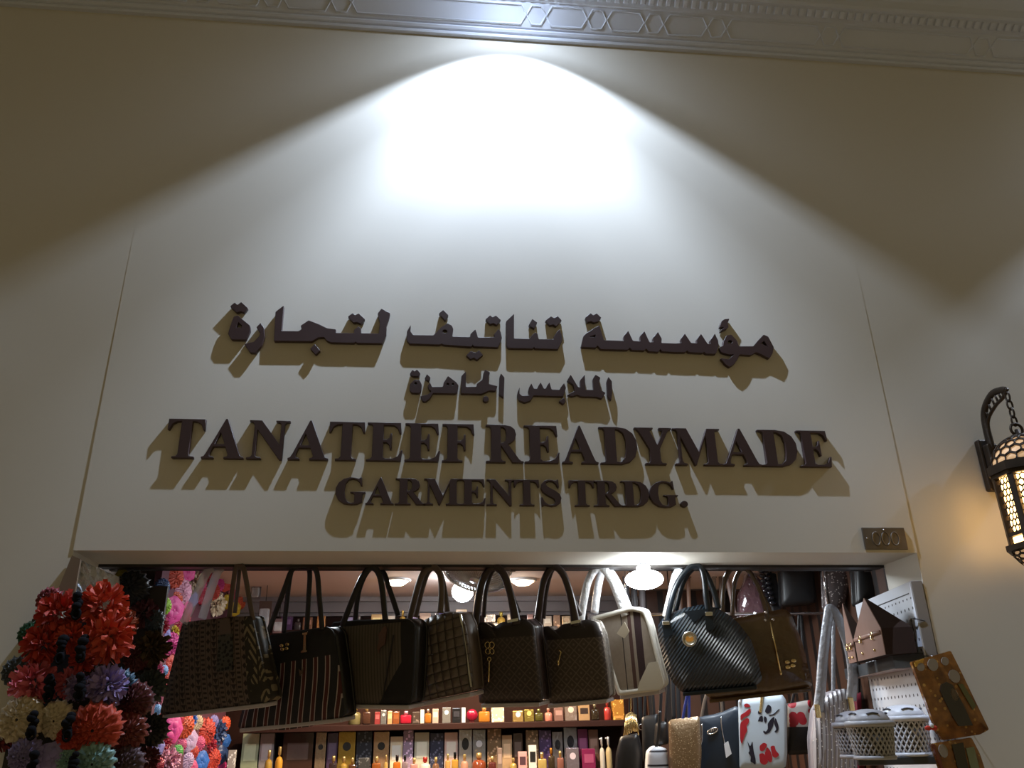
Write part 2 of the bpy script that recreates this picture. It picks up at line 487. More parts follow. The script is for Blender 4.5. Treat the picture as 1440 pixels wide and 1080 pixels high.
latin([('T', 236.5, 597, 289, 597, 'T that starts TANATEEF, large capital'), ('A', 282, 645, 341.5, 645, 'A, first A '+TA+', between T and N'), ('N', 345.5, 645, 408, 598, 'N '+TA), ('A', 404, 646, 461, 646, 'A, second A '+TA+', right after N'),
       ('T', 463.5, 600, 513.5, 600, 'T, second T '+TA+', before the two E'), ('E', 514.5, 646, 566.5, 620, 'E, first of the two E '+TA), ('E', 568.5, 647, 619, 632, 'E, second of the two E '+TA), ('F', 621.5, 647, 667, 610, 'F that ends TANATEEF'),
       ('R', 683.5, 649, 736.5, 649, 'R that starts READYMADE'), ('E', 738, 648, 787, 634, 'E, first E '+RE+', after R'), ('A', 791, 650, 842, 650, 'A, first A '+RE+', between E and D'), ('D', 842, 603, 896, 625, 'D, first D '+RE+', before Y'),
       ('Y', 892, 604, 944, 604, 'Y '+RE), ('M', 945.5, 604, 1011.5, 604, 'M '+RE+', widest letter'), ('A', 1018, 653, 1072, 653, 'A, second A '+RE+', after M'), ('D', 1065, 608, 1121, 630, 'D, last D '+RE), ('E', 1120, 610, 1170, 645, 'E that ends READYMADE')], zt, zb, 'letters of the large English line', None)
zt2, zb2 = at(700, 674, YF).z, at(700, 710.5, YF).z
GA = 'in the word GARMENTS'; TR = 'in the abbreviation TRDG.'
latin([('G', 472, 690, 514, 690, 'G that starts GARMENTS, small line'), ('A', 513.5, 709, 553.5, 709, 'A '+GA+', small line'), ('R', 555, 709, 598, 709, 'R '+GA+', small line'), ('M', 596.5, 674, 648, 674, 'M '+GA+', small line'), ('E', 647.5, 676, 683, 690, 'E '+GA+', small line'), ('N', 684.5, 674, 724, 674, 'N '+GA+', small line'),
       ('T', 723, 676, 758, 676, 'T '+GA+', small line'), ('S', 761, 695, 789.5, 695, 'S that ends GARMENTS'), ('T', 800, 676, 835, 676, 'T that starts TRDG., small line'), ('R', 836, 711, 877, 711, 'R '+TR), ('D', 873, 677, 912.5, 690, 'D '+TR), ('G', 914, 695, 953.5, 695, 'G that ends TRDG, before the full stop'), ('.', 957.5, 707, 967.5, 707, 'full stop after TRDG, small round dot')], zt2, zb2, 'letters of the small English line', None)

# Arabic, traced stroke outlines: crop origin, scale
CA = {1: (310, 415, 10.2857), 2: (430, 415, 10.2857), 3: (560, 415, 10.2857), 4: (680, 415, 10.2857), 5: (810, 415, 10.2857), 6: (950, 430, 9.6), 7: (565, 510, 9.6), 8: (715, 510, 9.6)}
def el(cx, cy, rx, ry, n=10): return [(cx+rx*math.cos(2*PI*i/n), cy+ry*math.sin(2*PI*i/n)) for i in range(n)]
def arab(name, lab, outline, holes=(), dots=(), grp=None):
    """outline: list of (crop, points); holes and dots: (crop, points)"""
    def conv(c, pts):
        ox, oy, s_ = CA[c]
        return [at(ox+x/s_, oy+y/s_, YF) for x, y in pts]
    pts = [q for c, ps in outline for q in conv(c, ps)]
    X0 = min(p.x for p in pts); Z0 = min(p.z for p in pts)
    def loc(ps, r=.004): return rounded([(p.x-X0, p.z-Z0) for p in ps], r, 2)
    o = glyph(name, [loc(pts)] + [loc(conv(c, ps), .002) for c, ps in holes], LD, M_LETTER)
    o.location = (X0, YB, Z0)
    tag(o, lab, 'sign letter', grp)
    for nm, c, ps in dots:
        glyph(nm, [loc(conv(c, ps), .003)], LD, M_LETTER, parent=o)
AG = 'Arabic letter groups of the upper line'; AG2 = 'Arabic letter groups of the lower line'
arab('sign_letter', 'brown raised Arabic teh marbuta ة with two dots, far left of the upper line', [(1, [(250, 292), (430, 440), (432, 510), (370, 645), (160, 642), (108, 560), (145, 430), (195, 305)])],
     [(1, [(258, 390), (312, 440), (300, 472), (228, 466)])], [('dots', 1, [(138, 160), (205, 106), (245, 140), (300, 98), (397, 185), (345, 252), (290, 230), (235, 252)])], AG)
arab('sign_letter', 'brown raised Arabic curved letter ر, second piece from the left in the upper line', [(1, [(580, 398), (628, 470), (638, 600), (592, 730), (512, 832), (430, 832), (343, 705), (480, 675), (560, 590), (577, 540), (518, 465)])], grp=AG)
arab('sign_letter_group', 'brown raised Arabic joined group لتجا in the upper line, left word', [(1, [(917, 148), (885, 518), (1130, 520), (1172, 492), (1160, 440), (1275, 363)]),
     (2, [(200, 423), (310, 478), (437, 493), (432, 545), (690, 550), (700, 500), (760, 450), (800, 480), (802, 550), (1055, 555), (1072, 400), (1038, 265), (1095, 193), (1222, 260), (1200, 350), (1167, 430), (1165, 570), (1110, 697), (740, 692), (720, 670), (700, 692), (360, 684), (300, 657), (265, 607), (180, 612), (90, 668)]), (1, [(772, 662), (785, 400), (795, 240)])],
     [], [('dot', 2, [(130, 703), (207, 800), (145, 862), (63, 775)]), ('dots', 2, [(608, 310), (680, 256), (715, 290), (765, 260), (857, 345), (800, 417), (745, 390), (690, 397)])], AG)
arab('sign_letter_group', 'brown raised Arabic joined group تيف in the upper line, left half of middle word', [(3, [(182, 428), (175, 520), (215, 575), (510, 580), (620, 465), (710, 403), (777, 440), (797, 490), (782, 597), (1040, 605), (1045, 560), (1117, 493), (1140, 560), (1152, 610)]),
     (4, [(165, 608), (148, 572), (215, 488), (247, 530), (267, 620), (210, 757), (0, 747)]), (3, [(1090, 742), (1075, 715), (1060, 747), (650, 717), (630, 700), (600, 717), (160, 702), (118, 640), (128, 520)])],
     [(3, el(675, 525, 36, 27))], [('dot', 3, [(650, 213), (727, 290), (680, 367), (588, 265)]), ('dots', 3, [(983, 870), (1050, 808), (1115, 835), (1170, 798), (1227, 865), (1140, 937), (1095, 905), (1045, 927)]), ('dots', 4, [(28, 350), (95, 290), (130, 320), (180, 293), (252, 360), (190, 432), (140, 405), (95, 422)])], AG)
arab('sign_letter_group', 'brown raised Arabic joined group تنا in the upper line, right half of middle word', [(4, [(442, 268), (440, 625), (665, 630), (690, 590), (745, 537), (782, 560), (797, 635), (1015, 638), (1010, 608), (1050, 545), (1102, 488), (1132, 580), (1142, 650), (1077, 782), (745, 772), (730, 748), (715, 772), (370, 767), (335, 740), (325, 380)])],
     [], [('dot', 4, [(705, 343), (778, 395), (735, 482), (653, 435)]), ('dots', 4, [(893, 370), (975, 303), (1015, 330), (1075, 303), (1132, 365), (1050, 452), (1010, 425), (960, 437)])], AG)
arab('sign_letter_group', 'brown raised Arabic joined group سسة in the upper line, long toothed piece', [(5, [(340, 435), (370, 540), (402, 650), (690, 660), (690, 590), (755, 513), (825, 660), (930, 668), (925, 590), (990, 518), (1065, 680), (1120, 680), (1110, 620), (1185, 528), (1242, 630), (1235, 690)]),
     (6, [(0, 508), (80, 500), (68, 450), (125, 373), (210, 500), (290, 505), (283, 455), (345, 376), (435, 515), (475, 510), (463, 470), (530, 373), (577, 470), (582, 545), (545, 652), (410, 647), (385, 622), (365, 637), (180, 627), (155, 602), (135, 627), (0, 627)]), (5, [(1240, 812), (1220, 778), (1195, 822), (1050, 812), (1015, 773), (990, 802), (800, 792), (780, 758), (750, 792), (360, 782), (310, 728), (290, 762), (72, 750), (108, 590), (150, 550), (240, 490)])],
     [(5, [(188, 602), (282, 573), (282, 612)])], [('dots', 5, [(133, 325), (210, 258), (250, 290), (300, 263), (367, 325), (330, 377), (260, 397), (220, 377), (160, 392)])], AG)
arab('sign_letter_group', 'brown raised Arabic joined group مؤ with hamza, far right of the upper line', [(6, [(640, 540), (650, 470), (690, 398), (755, 388), (830, 470), (855, 545), (1050, 545), (1120, 460), (1190, 388), (1252, 415), (1328, 560), (1312, 640), (1270, 712), (1160, 657), (1090, 627), (1020, 667), (865, 657), (840, 720), (790, 792), (730, 828), (670, 787), (607, 705), (720, 722), (790, 657), (720, 657), (620, 627), (593, 560)])],
     [(6, el(735, 487, 32, 24)), (6, [(1150, 507), (1195, 476), (1255, 555)])], [('hamza', 6, [(728, 173), (705, 235), (717, 280), (690, 314), (597, 352), (620, 318), (660, 290), (592, 293), (620, 205), (665, 178)])], AG)
arab('sign_letter', 'small brown raised Arabic teh marbuta ة with dots, far left of the lower Arabic line', [(7, [(170, 228), (240, 235), (272, 300), (262, 380), (235, 412), (130, 407), (103, 360), (110, 290)])], [(7, el(187, 280, 20, 18, 8))], [('dots', 7, [(108, 150), (145, 93), (175, 118), (205, 90), (252, 145), (230, 183), (150, 183)])], AG2)
arab('sign_letter_group', 'small brown raised Arabic joined group هز in the lower Arabic line', [(7, [(348, 310), (382, 268), (407, 325), (555, 325), (565, 270), (625, 178), (740, 265), (767, 310), (752, 400), (720, 417), (420, 412), (380, 482), (320, 527), (285, 522), (248, 450), (350, 430), (400, 385), (363, 360)])], [(7, el(622, 290, 17, 17, 8)), (7, el(690, 290, 14, 16, 8))], [('dot', 7, [(340, 153), (388, 200), (370, 252), (308, 215)])], AG2)
arab('sign_letter_group', 'small brown raised Arabic joined group لجا in the lower Arabic line', [(7, [(867, 113), (865, 325), (1010, 322), (1012, 285), (1090, 228), (1100, 150), (1125, 93), (1193, 130), (1170, 190), (1175, 285), (1292, 315), (1265, 382), (1180, 377), (1080, 422), (798, 417), (805, 180)])], [], [('dot', 7, el(1135, 490, 42, 42, 8))], AG2)
arab('sign_letter', 'small brown raised Arabic alif ا, middle of the lower Arabic line before the gap', [(7, [(1340, 143), (1387, 200), (1377, 472), (1313, 430), (1320, 190)])], grp=AG2)
arab('sign_letter_group', 'small brown raised Arabic joined group بس with curled tail in the lower Arabic line', [(8, [(152, 328), (150, 420), (185, 447), (285, 440), (268, 385), (275, 340), (310, 278), (345, 350), (390, 350), (400, 320), (435, 263), (480, 352), (508, 345), (515, 320), (555, 263), (582, 360), (690, 365), (700, 340), (752, 273), (777, 340), (740, 457), (340, 442), (300, 512), (220, 538), (150, 512), (118, 450), (123, 400)])], [], [('dot', 8, [(750, 468), (777, 520), (740, 562), (683, 520)])], AG2)
arab('sign_letter_group', 'small brown raised Arabic joined group لملا in the lower Arabic line, right word', [(8, [(840, 158), (942, 330), (970, 330), (968, 235), (1032, 158), (1040, 365), (1150, 365), (1138, 220), (1175, 160), (1243, 200), (1225, 260), (1250, 370), (1312, 405), (1260, 487), (1195, 462), (985, 457), (930, 432), (860, 457), (793, 434), (900, 380), (870, 290), (793, 240)])], grp=AG2)
arab('sign_letter', 'small brown raised Arabic alif ا, far right of the lower Arabic line', [(8, [(1350, 188), (1397, 250), (1402, 400), (1387, 512), (1338, 450), (1328, 250)])], grp=AG2)
#@@ plaque
# ------------------------------------------------------------------ number plate
def brushed_fn(n):
    x, y, z, v = n.vec()
    f = n.noise(14, 4)
    return n.mix(f, (.10, .085, .07), (.25, .22, .19))
M_PLATE = mat('tarnished_plate_metal', (.2, .18, .15), .42, metal=.7, fn=brushed_fn)
q0 = at(1213, 741, -.02); q1 = at(1279, 772, -.02)
t = thing('number_plate', 'tarnished metal number plate on the wall above the right doorway corner', 'number plate', loc=(q0.x, -.0041, q1.z))
w_, h_ = q1.x-q0.x, q0.z-q1.z
b = MB().use(M_PLATE); b.rbox(0, w_, -.008, 0, 0, h_, .002); b.build('plate', t)
for i, cx in enumerate((.30, .52, .74)):
    r = [(cx*w_+.017*math.cos(a*PI/10), -.0085, h_*.48+.028*math.sin(a*PI/10)) for a in range(20)]
    b = MB().use(M_PLATE, True); b.tube(r, .0035, .002, 6, True); b.build('numeral', t)
b = MB().use(M_CHROME, True); b.sphere((w_*.5, -.009, h_*.9), .004, seg=10, rings=6); b.sphere((w_*.07, -.009, h_*.5), .004, seg=10, rings=6); b.build('screw', t)

# ------------------------------------------------------------------ wall lantern
def bronze_fn(n):
    n.bump(n.noise(90, 3), .25, .003)
    f = n.noise(20, 4)
    return n.mix(f, (.030, .023, .018), (.085, .062, .045))
M_BRONZE = mat('aged_bronze', (.06, .045, .035), .45, metal=.75, fn=bronze_fn)
M_GLOW = mat('lit_amber_glass', (1.0, .58, .20), .4, emit=7.0)
M_GLOWD = mat('dim_amber_glass', (.85, .52, .27), .5, emit=.42)
LY = -.27
lt = thing('wall_lantern', 'pierced bronze wall lantern glowing amber on a curved arm at the right edge', 'wall lantern')
ring_c = at(1429.5, 604, LY)
LX, LZ = ring_c.x, ring_c.z
lt.location = (LX, LY, LZ)
pc = at(1386, 652, 0)
rel = lambda p: (p[0]-LX, p[1]-LY, p[2]-LZ)
R_ = .132
def zrow(py): return atz(1400, py, 1).z
def lz(px, py): return at(px, py, LY).z - LZ
z_rim = lz(1441, 655); z_bt = lz(1443, 672); z_bb = lz(1466, 752); z_br = lz(1468, 768); z_tip = lz(1480, 815)
# wall plate + arm
b = MB().use(M_BRONZE)
pt = at(1375, 618, -.03); pb = at(1396, 690, -.03)
zc = (pt.z+pb.z)/2; hx = .034
b.rbox(pc.x-hx-LX, pc.x+hx-LX, -.035-LY, 0-LY, pb.z-LZ, pt.z-LZ, .008)
b.rbox(pc.x-hx*.7-LX, pc.x+hx*.7-LX, -.075-LY, -.03-LY, pb.z+.03-LZ, pt.z-.03-LZ, .01)
b.build('wall_plate', lt)
A0 = Vector((pc.x-LX, -.06-LY, zc+.06-LZ)); A3 = Vector((0, 0, at(1413, 551, LY).z-LZ+.01))
pts = spline([A0, A0+Vector((0, -.01, .16)), A0.lerp(A3, .45)+Vector((0, .0, .13)), A0.lerp(A3, .8)+Vector((0, 0, .055)), A3], 8)
b = MB().use(M_BRONZE, True); b.tube(pts, .017, .011, 8, up=Vector((1, 0, 0)), taper=lambda t: 1.25-.5*t)
pts2 = [p+Vector((0, -.01, -.055*math.sin(PI*min(1, i/len(pts)*1.05)))) for i, p in enumerate(pts)]
b.tube(pts2, .008, .008, 6, up=Vector((1, 0, 0)))
for i in range(4, len(pts)-5, 3): b.tube([pts[i], pts2[i]], .005, .005, 6)
b.build('arm', lt)
# chain
b = MB().use(M_BRONZE, True)
zc0 = A3.z-.015; nl = 4; ll = (zc0-.02)/nl
for i in range(nl):
    c = Vector((0, 0, zc0-ll*(i+.5)))
    ax = Vector((1, 0, 0)) if i % 2 else Vector((0, 1, 0))
    b.tube([c+ax*(.012*math.cos(a*PI/6))+Vector((0, 0, (ll*.62)*math.sin(a*PI/6))) for a in range(12)], .0042, .0042, 6, True)
b.tube([Vector((.026*math.cos(a*PI/8), 0, .0+.026*math.sin(a*PI/8))) for a in range(16)], .006, .006, 6, True)
b.build('chain', lt)
# dome: glowing liner under a pierced shell
z_top = -.03
b = MB().use(M_GLOWD, True)
dome_pr = [(.125*math.sin(a*PI/2/8), z_rim+(z_top-z_rim-.006)*math.cos(a*PI/2/8)) for a in range(8, -1, -1)]
b.lathe([(max(r, 1e-4), z) for r, z in dome_pr], seg=24); b.build('dome_liner', lt)
def honey(b, surf, nu, nv, r):
    """hexagon net of rods over a surface given as surf(u, v)"""
    rnd = random.Random(3)
    for j in range(nv):
        for i in range(nu):
            cu, cv = (i+.5*(j % 2)+.5)/nu, (j+.5)/nv
            pts = []
            for k in range(6):
                a = PI/6+k*PI/3
                pts.append(surf(cu+.56/nu*math.cos(a), min(1, max(0, cv+.60/nv*math.sin(a)))))
            b.tube(pts, r, r, 4, True, up=Vector((0, 0, 1)))
b = MB().use(M_BRONZE, True)
honey(b, lambda u, v: Vector((.128*math.cos(v*1.35)*math.cos(2*PI*u), .128*math.cos(v*1.35)*math.sin(2*PI*u), z_rim+(z_top-z_rim)*math.sin(v*1.35))), 18, 5, .0042)
b.tube([(.128*math.cos(a*PI/12), .128*math.sin(a*PI/12), z_rim) for a in range(24)], .006, .006, 6, True)
b.lathe([(.04, z_top-.012), (.03, z_top+.004), (.012, z_top+.01), (.008, 0)], seg=16)
b.build('dome', lt)
# octagonal body
def octring(b, r, z0, z1, t=.012):
    P = [Vector((r*math.cos(PI/8+k*PI/4), r*math.sin(PI/8+k*PI/4), 0)) for k in range(8)]
    b.lathe([(r*.86, z0), (r, z0), (r, z1), (r*.86, z1)], seg=8, M=Matrix.Rotation(PI/8, 4, 'Z'))
b = MB().use(M_BRONZE)
octring(b, .15, z_bt+.02, z_rim+.004); octring(b, .142, z_bt+.004, z_bt+.02)
octring(b, .152, z_br-.012, z_br+.010); octring(b, .138, z_bb-.002, z_bb+.012)
for k in range(8):
    a = PI/8+k*PI/4
    M4 = Matrix.Rotation(a, 4, 'Z')
    b.rbox(.112, .137, -.013, .013, z_br, z_bt+.03, .003, M4)
b.build('frame', lt)
for k in range(8):
    a = k*PI/4
    ap = .124*math.cos(PI/8)
    M4 = Matrix.Rotation(a, 4, 'Z')
    hw_ = .124*math.sin(PI/8)-.008
    b = MB().use(M_GLOW)
    b.box(ap-.006, ap-.003, -hw_, hw_, z_bb+.006, z_bt+.004, M4)
    b.box(ap-.004, ap+.002, -hw_, hw_, z_br+.008, z_bb-.004, M4)
    g = b.build('glass_pane', lt)
    b = MB().use(M_BRONZE, True)
    zl, zh = z_bb+.012, z_bt
    honey(b, lambda u, v: M4 @ Vector((ap+.004, -hw_+2*hw_*u, zl+(zh-zl)*v)), 4, 9, .0028)
    ht = .035
    b.build('lattice', lt)
    # bottom cup facets
b = MB().use(M_GLOWD, True)
b.lathe([(1e-4, z_tip+.03), (.05, z_tip+.035), (.10, z_br-.06), (.12, z_br-.012)], seg=24); b.build('cup_liner', lt)
b = MB().use(M_BRONZE, True)
honey(b, lambda u, v: Vector(((.045+.083*math.sin(v*PI/2))*math.cos(2*PI*u), (.045+.083*math.sin(v*PI/2))*math.sin(2*PI*u), z_tip+.03+(z_br-.012-z_tip-.03)*v)), 16, 5, .0042)
b.lathe([(.05, z_tip+.03), (.03, z_tip+.01), (.014, z_tip), (.018, z_tip-.02), (.004, z_tip-.05)], seg=16)
b.build('bottom_cup', lt)
#@@ bags
# ------------------------------------------------------------------ handbags on the front rail
RY, RZ = .405, at(700, 799.5, .405).z
t = thing('hanging_rail', 'dark steel rail under the door head carrying the row of handbags', 'rail', loc=(0, RY, RZ))
b = MB().use(M_DARK, True); b.tube([(XL+.01, 0, 0), (XR-.01, 0, 0)], .011, .011, 10); b.build('rod', t)
for x in (XL+.03, .4, XR-.03):
    b = MB().use(M_DARK); b.box(x-.012, x+.012, -.06, -.03, -.02, .02); b.box(x-.012, x+.012, -.06, .012, -.005, .02); b.build('bracket', t)

M_BASE = mat('pale_bag_underside', (.52, .49, .53), .6, vary=.05)
BG = 'handbags hanging in a row from the front rail'
class Bag:
    def __init__(s, name, label, cat, Opx, Y, yaw, pitch, D, group=None):
        s.pl = Plane(at(*Opx, Y), math.radians(yaw), math.radians(pitch))
        s.t = thing(name, label, cat, group)
        s.pl.place(s.t)
        s.D = D
    def uv(s, p, w=0.0): return s.pl.uv(p[0], p[1], w)
    def uvs(s, pts, w=0.0): return [s.pl.uv(p[0], p[1], w) for p in pts]
    def body(s, outline, mf, mg, bulge=.012, r=.02, base=None, mback=None, panel='front_panel', mbase=None):
        P = rounded(s.uvs(outline), r, 4)
        s.P = P
        b = MB().use(mf, True); b.dome(P, 0, .012, bulge); s.front = b.build(panel, s.t)
        b = MB().use(mback or mg, True); b.dome(P, s.D, s.D-.012, -bulge); b.build('back_panel', s.t)
        b = MB().use(mg, True); b.hoop(P, .985, .93, .008, s.D-.008); b.build('gusset', s.t)
        if base:
            (u0, v0), (u1, v1) = s.uvs(base)
            L = math.hypot(u1-u0, v1-v0); a = math.atan2(v1-v0, u1-u0)
            M4 = Matrix.Translation((u0, 0, v0)) @ Matrix.Rotation(-a, 4, 'Y')
            b = MB().use(mbase or M_BASE); b.rbox(.006, L-.006, -.006, s.D+.004, -.012, .004, .004, M4); b.build('base', s.t)
        return s
    def loop(s, pts, w, m, ra=.012, rb=.006, name='handle', k=6, taper=None):
        P = [(u, w, v) for u, v in s.uvs(pts, w)]
        b = MB().use(m, True); b.tube(spline(P, k), ra, rb, 8, taper=taper)
        return b.build(name, s.t)
    def plate(s, pts, m, w=-.018, th=.006, name='tag', r=.004):
        b = MB().use(m); b.prism(rounded(s.uvs(pts, w), r, 2), w, w+th)
        return b.build(name, s.t)

# 1 patterned tote
def tote_fn(n):
    x, y, z, v = n.vec()
    X = n.m('ADD', x, n.m('MULTIPLY', z, .12))
    col = n.m('FLOOR', n.m('MULTIPLY', X, 36)); u_ = n.fract(n.m('MULTIPLY', X, 36))
    md = n.m('MODULO', n.m('ADD', col, 300), 3)
    fx = n.m('ABSOLUTE', n.m('SUBTRACT', u_, .5))
    fz = n.m('ABSOLUTE', n.m('SUBTRACT', n.fract(n.m('MULTIPLY', z, 30)), .5))
    dia = n.m('LESS_THAN', n.m('ADD', fx, fz), .36)
    tri = n.m('LESS_THAN', n.m('SUBTRACT', n.m('MULTIPLY', fx, 2.0), n.fract(n.m('MULTIPLY', z, 42))), -.1)
    bar = n.m('LESS_THAN', n.m('ABSOLUTE', n.m('SUBTRACT', n.fract(n.m('MULTIPLY', z, 55)), .5)), .22)
    pat = n.m('ADD', n.m('MULTIPLY', dia, n.m('LESS_THAN', md, .5)), n.m('ADD', n.m('MULTIPLY', tri, n.band(md, .5, 1.5)), n.m('MULTIPLY', n.m('MULTIPLY', bar, n.m('LESS_THAN', fx, .3)), n.m('GREATER_THAN', md, 1.5))))
    left = n.mix(pat, (.15, .11, .088), (.024, .018, .016))
    left = n.mix(n.m('GREATER_THAN', fx, .45), left, (.028, .02, .018))
    w_ = n.m('ABSOLUTE', n.m('SUBTRACT', n.fract(n.m('MULTIPLY', X, 15)), .5))
    zig = n.fract(n.m('ADD', n.m('MULTIPLY', z, 26), n.m('MULTIPLY', w_, 3.0)))
    right = n.mix(n.m('LESS_THAN', zig, .52), (.24, .20, .13), (.03, .026, .02))
    right = n.mix(n.m('GREATER_THAN', n.voro(24), .52), right, (.03, .026, .02))
    right = n.mix(n.m('LESS_THAN', n.fract(n.m('MULTIPLY', X, 15)), .12), right, (.03, .026, .02))
    return n.mix(n.m('GREATER_THAN', X, .02), left, right)
B = Bag('handbag', 'brown and cream ethnic patterned tote with wrapped handles, leftmost bag on rail', 'handbag', (333, 800), .26, 25, 7, .09, BG)
M_TOTE = mat('ethnic_pattern_cloth', (.1, .07, .05), .8, fn=tote_fn)
B.body([(257, 875), (318, 868), (353, 866), (379, 982), (373, 988), (228, 1006), (225, 1002)], M_TOTE, M_TOTE, .014, .012, base=(((228, 1007)), ((373, 990))))
M_TAUPE = mat('taupe_leather', (.12, .09, .07), .5, vary=.1)
B.loop([(318, 886), (322, 868), (331, 800), (337, 797), (343, 801), (351, 845), (356, 872)], .008, M_TAUPE, .012, .004)
B.loop([(330, 862), (334, 830), (337, 799)], B.D-.012, M_TAUPE, .01, .004)
B.plate([(309, 872), (322, 870), (325, 890), (316, 898), (308, 890)], M_TAUPE, -.018, .006, 'handle_tab')
def patch_fn(n):
    x, y, z, v = n.vec()
    return n.mix(n.m('GREATER_THAN', n.voro(70), .45), (.004, .004, .004), (.07, .07, .055))
B.plate([(307, 893), (326, 891), (327, 942), (304, 945)], mat('black_patterned_patch', (.01, .01, .01), .6, fn=patch_fn), -.020, .008, 'patch')
wr = B.loop([(258, 876), (270, 850), (290, 806), (300, 797)], -.005, M_FILM, .022, .007, 'handle_wrap'); wr['label'] = 'clear plastic handle wrap'
wr = B.loop([(284, 870), (293, 840), (305, 806), (312, 797)], .03, M_FILM, .022, .007, 'handle_wrap'); wr['label'] = 'clear plastic handle wrap'

# 2 navy striped tote
B = Bag('handbag', 'navy tote with red and white stripes and black top band, second on rail', 'handbag', (428, 800), .295, 28, 7, .10, BG)
u_l, v_l = B.uv((400, 932)); u_r, v_r = B.uv((470, 920))
def stripe_fn(n):
    x, y, z, v = n.vec()
    zz = n.m('SUBTRACT', z, v_l)
    X = n.m('ADD', x, n.m('MULTIPLY', n.m('MULTIPLY', zz, zz), .55))
    X = n.m('MULTIPLY', X, n.m('ADD', 1.0, n.m('MULTIPLY', zz, .25)))
    p = n.fract(n.m('ADD', n.m('MULTIPLY', X, 19), .2))
    c = n.mix(n.band(p, .36, .66), (.012, .012, .017), (.075, .014, .013))
    w = n.m('MAXIMUM', n.band(p, .30, .37), n.band(p, .65, .72))
    c = n.mix(w, c, (.42, .36, .36))
    top = n.m('GREATER_THAN', n.m('SUBTRACT', z, n.m('MULTIPLY', x, (v_r-v_l)/(u_r-u_l))), v_l-u_l*(v_r-v_l)/(u_r-u_l))
    return n.mix(top, c, (.009, .009, .012))
B.body([(369, 895), (410, 888), (461, 881), (469, 890), (477, 950), (483, 1008), (440, 1021), (398, 1027), (334, 1024), (345, 980)], mat('striped_canvas', (.02, .02, .03), .75, fn=stripe_fn), M_BLACKLEATHER, .02, .015, base=((336, 1026), (482, 1011)))
B.loop([(374, 897), (382, 876), (400, 828), (411, 801), (425, 797), (444, 801), (449, 840), (453, 885)], .0, M_BLACKLEATHER, .013, .005)
B.loop([(399, 890), (403, 850), (410, 803), (424, 797), (435, 802), (434, 840), (431, 888)], B.D, M_BLACKLEATHER, .013, .005)
B.plate([(425, 890), (432, 889), (432, 892), (430, 893), (430, 914), (432, 915), (431, 917), (423, 918), (423, 916), (426, 914), (427, 893), (425, 893)], M_GOLD, -.028, .005, 'gold_post', .001)
B.plate([(366, 902), (376, 901), (376, 904), (371, 906), (371, 925), (367, 925), (368, 906)], M_GOLD, -.012, .008, 'gold_post', .001)
b = MB().use(M_GOLD, True)
for px in ((396, 908), (404, 906), (397, 913), (403, 912)):
    u, v = B.uv(px, -.028); b.sphere((u, -.028, v), .0095, (1.1, .4, .7), 10, 6)
b.build('bow_emblem', B.t)
u, v = B.uv((423, 945), -.03)
b = MB().use(mat('brown_charm', (.12, .08, .06), .4)); b.prism([(u-.01, v+.012), (u+.004, v+.002), (u+.012, v+.018), (u+.008, v-.006), (u-.004, v-.014)], -.032, -.027); b.build('charm', B.t)

# 3 grey woven with black
B = Bag('handbag', 'grey woven handbag with black trim and brown leather leaf tag, third on rail', 'handbag', (521, 800), .28, 30, 7, .11, BG)
ua, va = B.uv((563, 880)); ub, vb = B.uv((556, 945)); uc, vc = B.uv((533, 990)); ut, vt_ = B.uv((500, 880))
def woven_fn(n):
    x, y, z, v = n.vec()
    p = n.fract(n.m('MULTIPLY', x, 70))
    c = n.mix(n.m('LESS_THAN', p, .35), (.105, .088, .070), (.048, .039, .032))
    c = n.mix(n.m('MULTIPLY', n.noise(70, 2), .6), c, (.085, .072, .06))
    r1 = n.m('GREATER_THAN', x, ua+.005)
    r2 = n.m('GREATER_THAN', n.m('SUBTRACT', x, n.m('MULTIPLY', n.m('SUBTRACT', z, vc), (ua-uc)/(vb+.03-vc))), uc)
    tp = n.m('GREATER_THAN', z, vt_)
    return n.mix(n.m('MAXIMUM', n.m('MAXIMUM', r1, r2), tp), c, (.010, .009, .011))
B.body([(466, 875), (500, 872), (575, 870), (584, 880), (582, 940), (578, 991), (484, 990), (470, 930)], mat('grey_woven_cloth', (.06, .05, .04), .8, fn=woven_fn), M_BLACKLEATHER, .012, .02, base=((484, 992), (578, 993)))
B.loop([(480, 885), (486, 868), (508, 814), (523, 798), (535, 814), (542, 872)], .0, M_BLACKLEATHER, .0145, .006)
B.loop([(499, 876), (505, 830), (520, 800), (538, 804), (548, 830), (560, 866)], B.D, M_BLACKLEATHER, .013, .006)
B.plate([(541, 880), (544, 884), (542, 896), (541, 906), (534, 911), (532, 919), (530, 912), (533, 899), (532, 892)], mat('brown_leather', (.10, .05, .035), .45), -.026, .005, 'leather_tag')
B.plate([(552, 893), (553.5, 893), (538, 986), (536.5, 986)], M_BLACK, -.022, .004, 'zip', .0005)

